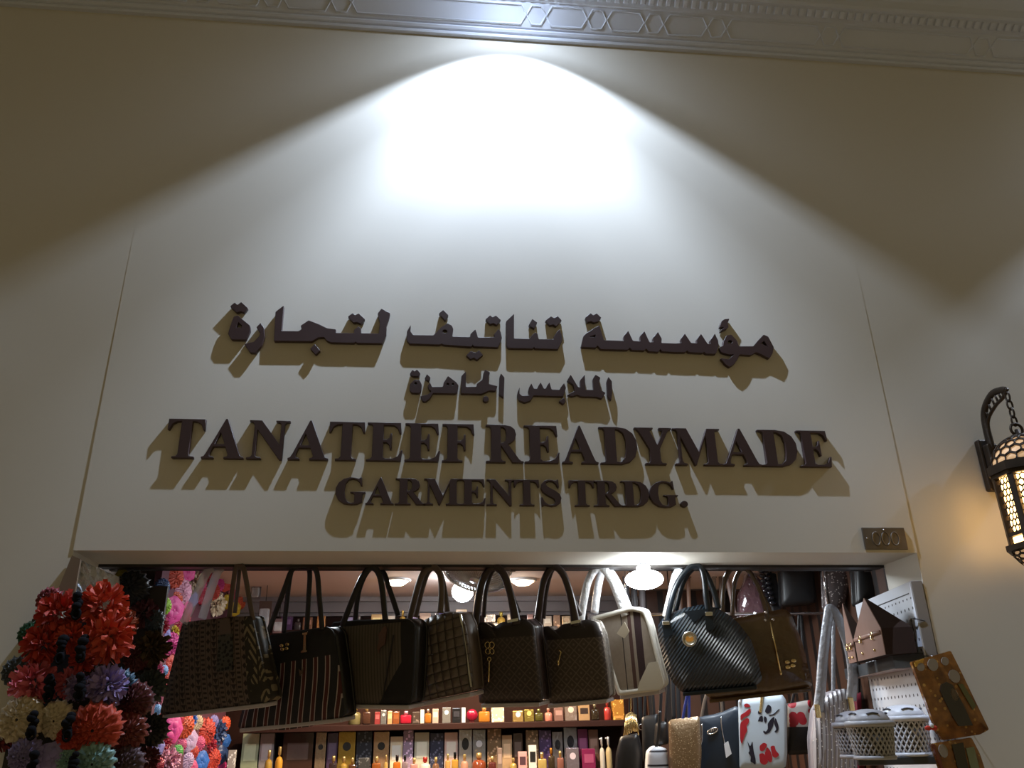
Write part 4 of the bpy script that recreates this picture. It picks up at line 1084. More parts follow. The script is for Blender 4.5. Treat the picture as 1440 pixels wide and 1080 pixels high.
#@@ shelves
# ------------------------------------------------------------------ perfume wall
M_SHELF = mat('dark_shelf_wood', (.030, .011, .008), .5, vary=.25, spec=.2)
YS = 2.16
zs2 = at(650, 1016.5, YS).z
zs3 = at(650, 1092, YS).z
zs1 = at(650, 884, YS).z
XS0, XS1 = -.98, 1.32
for z, lab in ((zs1, 'top wooden shelf on the back wall, under the grey crown'), (zs2, 'middle wooden shelf on the back wall, seen below the handbags'), (zs3, 'lower wooden shelf on the back wall holding stacked cartons')):
    t = thing('wall_shelf', lab, 'shelf', 'shelves on the back wall', (0, YS, z))
    b = MB().use(M_SHELF); b.rbox(XS0, XS1, 0, 2.4-YS, -.035, 0, .003); b.build('board', t)
M_GLASSY = {}
def tint(rgb, kind):
    key = (rgb, kind)
    if key not in M_GLASSY:
        nm = '%s_%d' % (kind, len(M_GLASSY))
        if kind == 'foil': M_GLASSY[key] = mat(nm, rgb, .22, metal=.7, fn=lambda n: n.bump(n.noise(50, 3), .5, .006))
        elif kind == 'glass': M_GLASSY[key] = mat(nm, rgb, .06, coat=.5, trans=.35, vary=.15)
        elif kind == 'print':
            def fn(n):
                f = n.m('GREATER_THAN', n.voro(55), .36)
                return n.mix(f, tuple(min(1, c*2.6+.06) for c in rgb), rgb)
            M_GLASSY[key] = mat(nm, rgb, .3, coat=.3, fn=fn)
        else: M_GLASSY[key] = mat(nm, rgb, .22, coat=.6, fn=lambda n: (n.bump(n.noise(30, 2), .25, .006), n.mix(n.noise(14, 3), tuple(c*.75 for c in rgb), tuple(min(1, c*1.2) for c in rgb)))[1])
    return M_GLASSY[key]
def short(d):
    for k in (' with ', ' and ', ' over '): d = d.split(k)[0] if len(d.split()) > 3 else d
    return ' '.join(d.split(', ')[0].split()[:4])
def pack(desc, cat, kind, rgb, x0, x1, yt, z0, Yf, rgb2=None, depth=.07, where='', grp=None, zmax=None):
    """one carton or bottle; pixel sides and top, standing at height z0 with its front at Yf"""
    A_ = at(x0, yt, Yf); B_ = at(x1, yt, Yf)
    w = B_.x-A_.x; top = A_.z
    if zmax: top = min(top, zmax)
    h = max(.02, top-z0)
    z0 += .0004
    lab = desc + ' ' + where
    rgb2 = rgb2 or tuple(min(1, c*1.6+.05) for c in rgb)
    depth = min(depth, max(.03, w*.8))
    if kind in ('box', 'foil', 'print'):
        t = thing('perfume_carton', lab, cat, grp, (A_.x+w/2, Yf, z0))
        b = MB().use(tint(rgb, kind)); b.rbox(-w/2+.0012, w/2-.0012, 0, depth, 0, h, .0025); b.build('carton', t)
        b = MB().use(tint(rgb2, 'paint'))
        if kind == 'box': b.box(-w*.34, w*.34, -.0012, .001, h*.42, h*.78)
        elif kind == 'foil':
            ry = min(h*.2, w*.42) if 'oval' in desc else w*.24
            b.prism([(w*(.26 if 'oval' in desc else .24)*math.cos(a*PI/8), h*.68+ry*math.sin(a*PI/8)) for a in range(16)], -.0012, .001)
        else: b.box(-w*.4, w*.4, -.0012, .001, h*.08, h*.2)
        b.build('label', t)
    elif kind == 'round':
        t = thing('perfume_bottle', lab, cat, grp, (A_.x+w/2, Yf, z0))
        r = min(w, h)/2
        b = MB().use(tint(rgb, 'glass'), True); M4 = Matrix.Translation((0, depth/2, h-r)) @ Matrix.Rotation(PI/2, 4, 'X')
        b.lathe([(1e-4, -depth/2), (r*.85, -depth/2), (r, -depth/4), (r, depth/4), (r*.85, depth/2), (1e-4, depth/2)], seg=28, M=M4)
        b.build('body', t)
        b = MB().use(tint(rgb2, 'foil')); b.rbox(-r*.4, r*.4, depth*.2, depth*.8, 0, max(.006, h-2*r+.006), .002); b.build('foot', t)
    else:
        t = thing('perfume_bottle', lab, cat, grp, (A_.x+w/2, Yf, z0))
        bh = h*.70
        b = MB().use(tint(rgb, 'glass'), True)
        if kind == 'bottle': b.rbox(-w/2+.0015, w/2-.0015, 0, depth, 0, bh, min(.008, w*.2))
        else:
            r = w/2-.001
            b.lathe([(r*.9, 0), (r, .004), (r, bh*.8), (r*.75, bh*.94), (r*.35, bh)], (0, depth/2, 0), 20)
        b.build('body', t)
        b = MB().use(tint(rgb2, 'foil'), True)
        cr = w*.20
        b.lathe([(cr*.6, bh-.001), (cr*.6, bh+h*.05), (cr, bh+h*.055), (cr, h*.985), (cr*.8, h)], (0, depth/2, 0), 16)
        if kind == 'pump': b.rbox(-w*.45, 0, depth/2-.005, depth/2+.005, h-.014, h-.004, .002)
        b.build('cap', t)
    return t
R2 = 'on the middle shelf'
row2 = [('glass bottle with gold cap', 'cyl', (.22, .19, .08), 490, 508, 993, (.6, .42, .12)), ('dark brown bottle with broad gold cap', 'bottle', (.09, .04, .025), 510, 522, 993, (.75, .55, .22)), ('dull red carton', 'box', (.25, .04, .04), 527, 535, 1001, None), ('grey silver carton', 'foil', (.35, .34, .33), 535.5, 544, 999, None),
        ('peach carton', 'box', (.68, .32, .15), 545, 552, 1000, None), ('rust brown carton', 'box', (.24, .07, .02), 552.5, 562, 1001, (.3, .1, .03)), ('scarlet bottle with shiny top', 'bottle', (.55, .02, .05), 563, 579, 1000, (.7, .5, .6)), ('small smoky brown carton', 'print', (.06, .04, .03), 580, 590, 1001, None),
        ('narrow white carton', 'box', (.72, .66, .58), 591, 597, 998, None), ('amber bottle', 'bottle', (.55, .20, .03), 597.5, 607, 997, (.6, .5, .4)), ('pinkish beige carton', 'box', (.48, .36, .30), 608, 617, 997, None), ('glittering silver carton with two discs', 'foil', (.45, .44, .42), 622, 634, 995, (.9, .88, .85)),
        ('black carton', 'box', (.012, .012, .014), 636, 648, 996, (.04, .04, .05)), ('narrow pale blue carton', 'box', (.55, .60, .68), 649, 655, 995, None), ('round crimson bottle', 'round', (.36, .01, .04), 656, 672, 997, (.5, .1, .1)), ('wide amber gold bottle', 'bottle', (.55, .22, .03), 673, 689, 994, (.75, .5, .2)),
        ('cream and peach carton', 'print', (.70, .48, .34), 691, 709, 993, None), ('gold carton with grey gem', 'foil', (.55, .36, .12), 721, 736, 1000, (.45, .48, .6)), ('olive gold carton', 'foil', (.35, .26, .06), 737, 751, 998, None), ('olive green bottle', 'bottle', (.10, .09, .02), 752, 764, 997, (.3, .3, .1)),
        ('salmon pink bottle with bow', 'cyl', (.75, .30, .22), 766, 777, 996, (.8, .4, .3)), ('mauve brown carton', 'box', (.22, .12, .10), 779, 792, 995, None), ('silver and peach wrapped carton', 'foil', (.50, .38, .32), 794, 811, 991, (.8, .6, .5)), ('tan carton with dark label', 'box', (.42, .27, .14), 813, 829, 991, (.05, .035, .03)),
        ('dark bottle', 'bottle', (.05, .035, .02), 831, 843, 990, (.3, .25, .15)), ('red spray can', 'cyl', (.55, .06, .05), 849, 859, 986, (.6, .1, .08)), ('amber carton', 'print', (.45, .20, .03), 861, 877, 984, None)]
prev = None
for i, (d, k, c, x0, x1, yt, c2) in enumerate(row2):
    wh = R2 + (', right of ' + short(prev) if prev else ', first at the left')
    pack(d, 'perfume' if k not in ('box', 'foil', 'print') else 'perfume carton', k, c, x0, x1, yt, zs2, YS+.02, c2, .07, wh, 'perfumes on the middle shelf')
    prev = d
R3 = 'on the lower shelf'
row3b = [('pale green carton', 'box', (.36, .42, .28), 342, 366, 1029), ('plain grey carton', 'box', (.34, .31, .31), 367, 387, 1030), ('dark brown cabinet box', 'box', (.05, .022, .016), 399, 442, 1030), ('tan carton with two seals', 'foil', (.45, .33, .22), 445, 460, 1027), ('deep purple carton', 'box', (.06, .035, .08), 461, 476, 1031), ('mustard carton with dark heart', 'foil', (.52, .34, .07), 477, 501, 1026),
         ('black carton with blue flowers', 'print', (.015, .018, .03), 502, 524, 1028), ('peach carton with round seal', 'foil', (.62, .40, .24), 526, 548, 1029), ('cream white carton', 'box', (.80, .68, .48), 549, 567, 1036), ('lilac carton', 'print', (.34, .25, .36), 567.5, 582, 1023), ('pale green framed carton', 'box', (.55, .55, .42), 583, 604, 1030), ('navy glitter carton', 'print', (.03, .035, .07), 605, 624, 1031), ('shell pink carton', 'box', (.68, .48, .42), 625, 644, 1030),
         ('silver carton with dark oval', 'foil', (.55, .53, .53), 645, 664, 1025), ('crumpled silver and black carton', 'foil', (.36, .36, .38), 664.5, 683, 1026), ('gold, black and silver carton', 'print', (.20, .12, .06), 685, 705, 1024), ('cream over tan carton', 'box', (.50, .34, .20), 705.5, 720, 1034), ('dark chocolate carton', 'box', (.05, .028, .022), 721, 735, 1031), ('brown gold carton', 'print', (.16, .10, .05), 739, 757, 1027), ('violet navy carton', 'print', (.06, .03, .10), 757.5, 775, 1027), ('grey carton with black oval', 'foil', (.30, .28, .29), 776, 791, 1029), ('shiny steel carton with oval', 'foil', (.34, .35, .38), 792, 811, 1023), ('plum carton', 'box', (.15, .03, .09), 812, 826, 1025), ('brown window carton', 'box', (.18, .10, .07), 827, 841, 1026), ('silver grey carton with bar label', 'foil', (.28, .24, .22), 829, 848, 1024)]
prev = None
for d, k, c, x0, x1, yt in row3b[:-1]:
    c2 = (.02, .02, .025) if 'oval' in d or 'heart' in d or 'seal' in d else None
    wh = 'lower shelf back row' + (', right of ' + short(prev) if prev else ', first at the left')
    pack(d, 'perfume carton', k, c, x0, x1, yt, zs3, YS+.11, c2, .10, wh, 'cartons at the back of the lower shelf', zs2-.037)
    prev = d
row3f = [('striped white carton', 'print', (.45, .42, .40), 321, 332, 1055), ('pair of gold figurine bottle', 'cyl', (.55, .34, .06), 373, 384, 1055), ('glowing amber bottle', 'cyl', (.80, .42, .05), 388, 399, 1050), ('dark bottle with bright stopper', 'bottle', (.05, .03, .03), 463, 475, 1063), ('golden ball bottle', 'cyl', (.45, .28, .05), 478, 489, 1064), ('squat brown bottle', 'bottle', (.12, .05, .02), 490, 501, 1066), ('pearl studded carton', 'print', (.05, .05, .05), 504, 520, 1066), ('rust square bottle', 'bottle', (.35, .10, .02), 523, 536, 1064), ('slim gold bottle', 'cyl', (.6, .4, .12), 540, 546, 1062), ('orange bottle with dark cap', 'bottle', (.60, .17, .02), 553, 564, 1062), ('mauve grey bottle with dark cap', 'bottle', (.30, .22, .24), 565, 574, 1062), ('rose bottle with gold top', 'bottle', (.60, .30, .26), 577, 588, 1066), ('white dotted tub with red lid', 'cyl', (.78, .72, .66), 590, 606, 1065),
         ('bronze bottle with stopper', 'cyl', (.25, .12, .06), 608, 618, 1065), ('honey bottle', 'bottle', (.65, .38, .12), 626, 634, 1060), ('amber cube bottle with black cap', 'bottle', (.60, .34, .06), 635, 645, 1058), ('peach glass bottle', 'cyl', (.65, .36, .24), 648, 659, 1061), ('red brown round bottle', 'cyl', (.34, .08, .03), 664, 684, 1059), ('maroon square bottle', 'bottle', (.14, .03, .025), 687, 698, 1064), ('grey brown carton', 'box', (.24, .17, .14), 699, 706.5, 1052), ('sparkling gold stopper bottle', 'cyl', (.55, .40, .10), 717, 727, 1066), ('pink carton with dark panel', 'box', (.75, .40, .38), 728.5, 741, 1057), ('tall white carton with black square', 'box', (.85, .78, .70), 743, 754.5, 1048), ('pale gold bottle', 'bottle', (.62, .45, .14), 756, 769, 1058), ('dark bottle with amber cap', 'bottle', (.06, .04, .02), 770.5, 780, 1052), ('red glass bottle', 'bottle', (.35, .14, .10), 783, 793, 1056), ('silver carton with gold crest', 'foil', (.40, .34, .40), 796, 814, 1052), ('dark magenta carton', 'box', (.22, .02, .08), 818, 837, 1053), ('white pump lotion bottle', 'pump', (.80, .74, .64), 842.5, 850, 1037), ('cream pump lotion bottle', 'pump', (.66, .52, .28), 851, 860, 1036)]
prev = None
for d, k, c, x0, x1, yt in row3f:
    c2 = {'orange bottle with dark cap': (.03, .02, .02), 'mauve grey bottle with dark cap': (.03, .03, .03), 'amber cube bottle with black cap': (.01, .01, .01), 'white dotted tub with red lid': (.6, .05, .04), 'dark bottle with amber cap': (.6, .25, .04), 'tall white carton with black square': (.02, .02, .02), 'pink carton with dark panel': (.10, .05, .06), 'white pump lotion bottle': (.8, .8, .8), 'cream pump lotion bottle': (.8, .8, .8)}.get(d, (.7, .5, .2) if k in ('cyl', 'bottle') else None)
    wh = 'on the lower shelf front' + (', right of ' + short(prev) if prev else ', first at the left')
    pack(d, 'perfume carton' if k in ('box', 'foil', 'print') else 'perfume', k, c, x0, x1, yt, zs3, YS+.015, c2, .07, wh, 'perfumes at the front of the lower shelf')
    prev = d
# top shelf, glimpsed between the bag handles
rnd = random.Random(21)
tops = [(395, 412, 867, 'purple carton', (.12, .06, .16), 'box'), (414, 424, 870, 'smoky glass bottle', (.12, .10, .10), 'bottle'), (426, 440, 868, 'brown carton', (.25, .11, .06), 'box'), (446, 458, 866, 'orange carton', (.60, .25, .06), 'box'), (485, 498, 868, 'violet carton', (.30, .24, .45), 'print'), (500, 510, 866, 'grey glass bottle', (.3, .3, .32), 'bottle'), (522, 538, 864, 'yellow gold carton', (.70, .42, .12), 'box'), (545, 556, 866, 'white carton', (.6, .55, .5), 'box'), (562, 571, 858, 'gold bottle', (.65, .42, .10), 'cyl'), (577, 588, 864, 'lilac carton', (.35, .28, .5), 'print'), (590, 606, 862, 'peach carton', (.55, .38, .30), 'box'), (609, 616, 861, 'silver bottle', (.5, .5, .52), 'bottle'), (617, 626, 862, 'indigo carton', (.12, .10, .40), 'box'), (641, 657, 857, 'wide golden carton', (.75, .52, .28), 'box'), (660, 668, 862, 'brown bottle', (.2, .1, .05), 'bottle'), (681, 697, 864, 'silver sequin carton', (.55, .50, .46), 'foil'), (699, 711, 860, 'bright gold bottle', (.75, .50, .10), 'cyl'), (713, 724, 864, 'beige carton', (.5, .4, .32), 'box'), (741, 750, 864, 'rose carton', (.5, .3, .28), 'box'), (764, 776, 866, 'cream carton', (.6, .52, .44), 'box'), (778, 788, 865, 'tawny carton', (.40, .25, .16), 'print'), (790, 803, 866, 'tan gold carton', (.50, .36, .22), 'foil'), (812, 823, 864, 'clear bottle', (.45, .42, .42), 'bottle'), (826, 842, 862, 'pewter carton', (.3, .29, .31), 'foil')]
prev = None
for x0, x1, yt, d, c, k in tops:
    pack('small ' + d, 'perfume carton' if k in ('box', 'foil', 'print') else 'perfume', k, c, x0, x1, yt, zs1, YS+.03, None, .07, 'on the top shelf' + (', right of ' + short(prev) if prev else ', at its left end'), 'perfumes on the top shelf')
    prev = d
#@@ lamps
# ------------------------------------------------------------------ shop lamps and fan
M_WARM = mat('lit_warm_lens', (1.0, .74, .48), .4, emit=30)
M_COLD = mat('lit_cold_globe', (.88, .95, 1.0), .4, emit=42)
M_COLD2 = mat('lit_cold_dish', (.90, .96, 1.0), .4, emit=34)
WARMLAB = {0: 'warm ceiling downlight left of the ceiling fan', 1: 'warm ceiling downlight right of the ceiling fan'}
for i, px in enumerate((558, 735)):
    p = atz(px, 816, 2.395)
    t = thing('ceiling_downlight', WARMLAB[i], 'ceiling light', 'warm downlights in the shop ceiling', (p.x, p.y, 2.40))
    b = MB().use(M_WHITE, True); b.lathe([(.082, 0), (.085, -.008), (.07, -.014), (.066, -.004)], seg=28); b.build('rim', t)
    b = MB().use(M_WARM, True); b.lathe([(.066, -.004), (.062, -.016), (.04, -.032), (.0001, -.038)], seg=28); b.build('lens', t)
    o = lamp('downlight_glow', 'SPOT', (p.x, p.y, 2.335), 80, (1.0, .74, .48), .05)
    o.data.spot_size = math.radians(165); o.data.spot_blend = .5
p = at(650.5, 832, 1.55)
t = thing('globe_lamp', 'cold white globe bulb hanging under the ceiling fan', 'lamp', None, (p.x, p.y, 2.40))
hz_ = 2.40-p.z
b = MB().use(M_COLD, True); b.sphere((0, 0, -hz_), .062, (1, 1, .95), 24, 14); b.build('globe', t)
b = MB().use(M_WHITE, True); b.lathe([(.025, -hz_+.055), (.03, -hz_+.075), (.018, 0)], seg=16); b.build('holder', t)
p = at(906, 815, .22)
t = thing('dish_lamp', 'glaring cold white dish lamp under the door head, right of the white handles', 'lamp', None, (p.x, p.y, ZH))
hz_ = ZH-p.z
b = MB().use(M_COLD2, True); b.sphere((0, 0, -hz_), .082, (1, 1, .5), 28, 14); b.build('diffuser', t)
b = MB().use(M_WHITE, True); b.lathe([(.03, -hz_+.035), (.03, -hz_+.055), (.012, -hz_+.065), (.012, -.004), (.035, -.003), (.035, 0)], seg=16); b.build('stem', t)
# unseen flat panels added behind the door head, brightening bags and flowers inside
for x, lab in ((1.45, 'unseen flat cold panel light added behind the door head, right half'), (-.45, 'unseen flat cold panel light added behind the door head, left half')):
    t = thing('unseen_panel_light', lab, 'ceiling light', 'unseen flat panels added in the shop ceiling', (x, .86, 2.40))
    b = MB().use(M_WHITE); b.rbox(-.17, .17, -.17, .17, -.016, 0, .004); b.build('frame', t)
    b = MB().use(mat('added_cold_panel', (.86, .94, 1.0), .4, emit=6)); b.box(-.15, .15, -.15, .15, -.019, -.016); b.build('lens', t)
    o = lamp('panel_fill', 'AREA', (x, .86, 2.375), 16 if x > 0 else 9, (.84, .93, 1.0)); o.data.size = .3
# fan
p = at(670, 808, 1.30)
t = thing('ceiling_fan', 'silver caged fan under the shop ceiling beside the globe bulb', 'fan', None, p)
t.rotation_euler = (math.radians(-18), math.radians(14), 0)
M_SILVER = mat('brushed_silver', (.55, .58, .60), .3, metal=.8)
b = MB().use(M_SILVER, True)
b.tube([(.18*math.cos(a*PI/20), .18*math.sin(a*PI/20), 0) for a in range(40)], .009, .014, 8, True, up=Vector((0, 0, 1)))
b.tube([(.176*math.cos(a*PI/20), .176*math.sin(a*PI/20), .05) for a in range(40)], .010, .010, 8, True, up=Vector((0, 0, 1)))
for r in (.05, .095, .14): b.tube([(r*math.cos(a*PI/16), r*math.sin(a*PI/16), -.035+.03*(r/.18)**2) for a in range(32)], .0022, .0022, 5, True, up=Vector((0, 0, 1)))
for k in range(44):
    a = k*PI/22
    b.tube([(.03*math.cos(a), .03*math.sin(a), -.037), (.12*math.cos(a), .12*math.sin(a), -.03), (.178*math.cos(a), .178*math.sin(a), 0), (.178*math.cos(a), .178*math.sin(a), .05)], .0026, .0026, 5)
    b.tube([(.178*math.cos(a), .178*math.sin(a), .05), (.06*math.cos(a), .06*math.sin(a), .065)], .002, .002, 5)
b.build('cage', t)
b = MB().use(mat('dark_vent', (.03, .03, .035), .5)); b.lathe([(.168, .002), (.168, .048)], seg=40); b.build('vent_band', t)
b = MB().use(mat('pale_silver_guard', (.42, .43, .45), .4, metal=.3), True); b.lathe([(.0001, -.030), (.12, -.024), (.166, .002)], seg=40); b.build('front_guard', t)
b = MB().use(M_SILVER, True); b.tube([(-.19, 0, .075), (.19, 0, .075)], .026, .026, 12); b.build('housing', t)
b = MB().use(M_SILVER, True); b.lathe([(.0001, -.045), (.03, -.043), (.034, -.03), (.03, -.01), (.06, .03), (.06, .075), (.02, .09)], seg=20); b.build('motor', t)
for k in range(3):
    M4 = Matrix.Rotation(k*2*PI/3, 4, 'Z') @ Matrix.Rotation(.4, 4, 'X')
    b = MB().use(mat('grey_fan_blade', (.22, .23, .25), .35)); b.rbox(.028, .155, -.045, .045, -.002, .002, .001, M4); b.build('blade', t)
#@@ right
# ------------------------------------------------------------------ second row of bags at the right
Y2 = .95
rz2 = at(1135, 863, Y2).z
t = thing('hanging_rail', 'thin steel rail behind the bronze handbag carrying the second row of bags', 'rail', loc=(0, Y2, rz2))
x0, x1 = at(880, 863, Y2).x, at(1168, 863, Y2).x
b = MB().use(M_CHROME, True); b.tube([(x0, 0, 0), (x1, 0, 0)], .008, .008, 8); b.build('rod', t)
for x in (x0+.01, x1-.006):
    b = MB().use(M_CHROME, True); b.tube([(x, 0, 0), (x, 0, 2.40-rz2)], .005, .005, 6); b.build('hanger', t)
SG = 'bags of the second row, right of the shop'
def second(label, Opx, Y, outline, mf, mg, strap=None, ms=None, yaw=20, D=.08, bulge=.015, r=.015, pitch=3, ra=.008, cat='handbag'):
    B = Bag('handbag', label, cat, Opx, Y, yaw, pitch, D, SG)
    B.body(outline, mf, mg, bulge, r)
    for i, s_ in enumerate(strap or []): B.loop(s_, .01+i*.03, ms or mg, ra, .004, 'strap')
    return B
def glit(name, base, spark, sc=120, th=.22, rough=.35, metal=.3):
    def fn(n):
        n.bump(n.noise(70, 2), .5, .004)
        return n.mix(n.m('LESS_THAN', n.voro(sc), th), base, spark)
    return mat(name, base, rough, metal=metal, fn=fn)
M_GOLDG = glit('gold_sequin_cloth', (.30, .20, .11), (.75, .6, .4), 110, .25)
M_NAVY = mat('navy_leather', (.018, .028, .045), .4, vary=.15)
M_BLUE = mat('royal_blue_strap', (.02, .04, .26), .5)
second('small gold glitter shoulder bag with royal blue strap, second row', (958, 870), .93, [(940, 1013), (983, 1008), (986, 1060), (984, 1096), (942, 1096)], M_GOLDG, M_GOLDG, [[(950, 1090), (955, 1050), (962, 1000), (968, 960), (970, 861)], [(969, 1052), (969, 1000), (968, 940), (968, 861)]], M_BLUE, ra=.007)
B = second('navy leather handbag with silver oval emblem and hang tag, second row', (1005, 863), 1.03, [(980, 1009), (1005, 1005), (1020, 1000), (1036, 993), (1046, 1000), (1044, 1092), (982, 1096)], M_NAVY, M_NAVY, [[(985, 1020), (990, 990), (999, 950), (1005, 861)], [(1016, 1014), (1015, 990), (1010, 950), (1008, 861)]], M_TAUPE)
u, v = B.uv((1002, 1028), -.018)
b = MB().use(M_CHROME, True); b.tube([(u+.026*math.cos(a*PI/8), -.02, v+.012*math.sin(a*PI/8)+.008*math.cos(a*PI/8)) for a in range(16)], .004, .004, 6, True)
for k in range(4): b.tube([(u-.014+k*.009, -.02, v-.008+k*.003), (u-.010+k*.009, -.02, v+.009+k*.003)], .003, .003, 6)
b.build('oval_emblem', B.t)
B.plate([(1018, 1046), (1024, 1042), (1029, 1060), (1021, 1066)], M_WHITE, -.024, .004, 'hang_tag', .002)
B.loop([(1014, 1008), (1015, 1025), (1019, 1045)], -.02, M_CHROME, .003, .003, 'chain'); B.loop([(987, 1018), (987, 1040), (984, 1052)], -.02, M_CHROME, .004, .004, 'chain')

# floral bag with raised print
M_FLORAL = mat('pale_blue_canvas', (.50, .58, .66), .5, vary=.04)
M_REDP = mat('red_flower_print', (.40, .012, .02), .5); M_BLKP = mat('black_leaf_print', (.012, .010, .022), .5)
B = Bag('handbag', 'pale blue white handbag with red flowers and black leaves, second row', 'handbag', (1075, 863), .93, 20, 2, .06, SG)
P = rounded(B.uvs([(1038, 984), (1065, 981), (1100, 976), (1106, 985), (1107, 1060), (1105, 1079), (1090, 1084), (1040, 1082)]), .012, 3)
b = MB().use(M_FLORAL, True); b.dome(P, 0, .012, .004)
def pr(pts, m, w=-.0052): b.use(m); b.prism(rounded(B.uvs(pts, w), .008, 3), w, w+.004)
cx = lambda pts: [(1000+x/8, 960+y/8) for x, y in pts]
for pts in ([(365, 250), (400, 230), (440, 250), (435, 275), (380, 275)], [(440, 285), (448, 325), (420, 370), (375, 385), (330, 430), (330, 360), (365, 345), (400, 320)], [(325, 490), (330, 450), (400, 395), (430, 410), (425, 450), (395, 490), (410, 530), (380, 590), (345, 695), (325, 640)],
            [(545, 710), (590, 672), (630, 690), (625, 720), (590, 770), (550, 770)], [(665, 715), (715, 705), (725, 760), (770, 810), (730, 850), (690, 830)], [(540, 800), (590, 790), (640, 860), (640, 900), (600, 930), (550, 900)], [(630, 720), (670, 770), (690, 850), (680, 900), (650, 890), (600, 800)]): pr(cx(pts), M_REDP)
for pts in ([(530, 310), (560, 330), (560, 355), (525, 350)], [(610, 300), (640, 240), (680, 270), (670, 330), (640, 355), (605, 330)], [(545, 380), (580, 370), (585, 440), (565, 440), (550, 430), (525, 440)], [(600, 370), (630, 400), (625, 440), (605, 455), (590, 410)], [(640, 365), (700, 355), (765, 292), (768, 302), (710, 365), (660, 375)],
            [(715, 380), (700, 480), (660, 560), (610, 582), (585, 560), (590, 535), (615, 555), (640, 520), (635, 460), (680, 400)], [(725, 390), (755, 470), (760, 530), (730, 565), (710, 550), (735, 530), (705, 450)], [(405, 650), (440, 720), (465, 655), (480, 780), (500, 860), (500, 930), (470, 900), (440, 890), (450, 830), (415, 790), (435, 770)]): pr(cx(pts), M_BLKP)
b.build('front_panel', B.t)
b = MB().use(M_BLACKLEATHER, True); b.dome(P, B.D, B.D-.012, -.004); b.build('back_panel', B.t)
b = MB().use(M_BLACKLEATHER, True); b.hoop(P, 1.0, .95, .010, B.D-.010); b.build('gusset', B.t)
B.loop([(1069, 1002), (1071, 985), (1073, 940), (1075, 861)], -.004, M_GOLD, .007, .004, 'strap'); B.loop([(1040, 990), (1046, 950), (1062, 861)], -.004, M_WHITE, .006, .004, 'strap')

def redtop_fn(n):
    x, y, z, v = n.vec()
    c = n.mix(n.m('LESS_THAN', n.voro(20), .46), (.40, .36, .34), (.34, .010, .02))
    return n.mix(n.m('GREATER_THAN', z, RT_V), (.012, .010, .011), c)
B = Bag('handbag', 'black handbag with red flowered upper part, right of the floral bag', 'handbag', (1125, 863), .955, 15, 2, .09, SG)
RT_V = B.uv((1122, 1022))[1]
B.body([(1108, 990), (1140, 984), (1142, 1060), (1108, 1062)], mat('black_bag_red_flowers', (.02, .02, .02), .5, fn=redtop_fn), M_BLACKLEATHER, .008, .01)
B.loop([(1112, 996), (1118, 960), (1124, 861)], .01, M_BLACKLEATHER, .008, .004, 'strap'); B.loop([(1136, 992), (1132, 950), (1126, 861)], .01, M_BLACKLEATHER, .008, .004, 'strap')

# silver pleated bag with wrapped handles
def pleat_fn(n):
    x, y, z, v = n.vec()
    X = n.m('ADD', x, n.m('MULTIPLY', n.m('MULTIPLY', z, z), .10))
    p = n.fract(n.m('MULTIPLY', X, 48))
    n.bump(n.m('ABSOLUTE', n.m('SUBTRACT', p, .5)), .8, .01)
    c = n.mix(n.m('LESS_THAN', p, .22), (.40, .39, .42), (.16, .14, .16))
    sp = n.m('MULTIPLY', n.m('LESS_THAN', n.voro(75), .24), n.m('LESS_THAN', p, .5))
    return n.mix(sp, c, (.95, .95, .95))
B = Bag('handbag', 'silver grey pleated sequin handbag with plastic wrapped handles, right of second row', 'handbag', (1168, 858), .70, 12, 2, .12, SG)
M_PLEAT = mat('silver_pleated_sequin', (.4, .4, .42), .35, metal=.2, fn=pleat_fn)
B.body([(1147, 1000), (1156, 984), (1170, 973), (1188, 968), (1199, 974), (1203, 1000), (1206, 1092), (1146, 1092), (1143, 1040)], M_PLEAT, mat('grey_bag_side', (.30, .27, .29), .45), .025, .012)
M_WRAPG = mat('grey_wrapped_strap', (.30, .31, .34), .16, fn=film_fn, coat=.5)
B.loop([(1150, 1000), (1154, 970), (1158, 920), (1165, 865), (1168, 856), (1178, 868), (1192, 905), (1199, 945), (1197, 985)], -.02, M_WRAPG, .024, .010)
B.loop([(1172, 975), (1172, 930), (1172, 862)], .05, M_WRAPG, .010, .006)
for px in ((1150, 1000), (1197, 990)):
    u, v = B.uv(px, -.035); b = MB().use(M_GOLD); b.rbox(u-.012, u+.012, -.042, -.028, v-.03, v+.03, .004); b.build('buckle', B.t)
# burgundy and black striped bags packed behind it
for i, (px, c, lab) in enumerate(((1207, (.16, .015, .03), 'burgundy bag edge right of the silver pleated bag'), (1214, (.02, .018, .02), 'black bag edge beside the burgundy one'), (1221, (.20, .17, .17), 'grey bag edge, nearest the peg board of the packed bags'))):
    second(lab, (px+2, 900), .92+i*.12, [(px-3, 978), (px+4, 973), (px+9, 1080), (px+1, 1084)], mat('packed_bag_%d' % i, c, .45, vary=.15), mat('packed_bag_%d' % i, c, .45), [[(px+1, 980), (px+1, 940), (px+1, 905)]], M_BLACKLEATHER, yaw=0, D=.10, bulge=.004, r=.006)
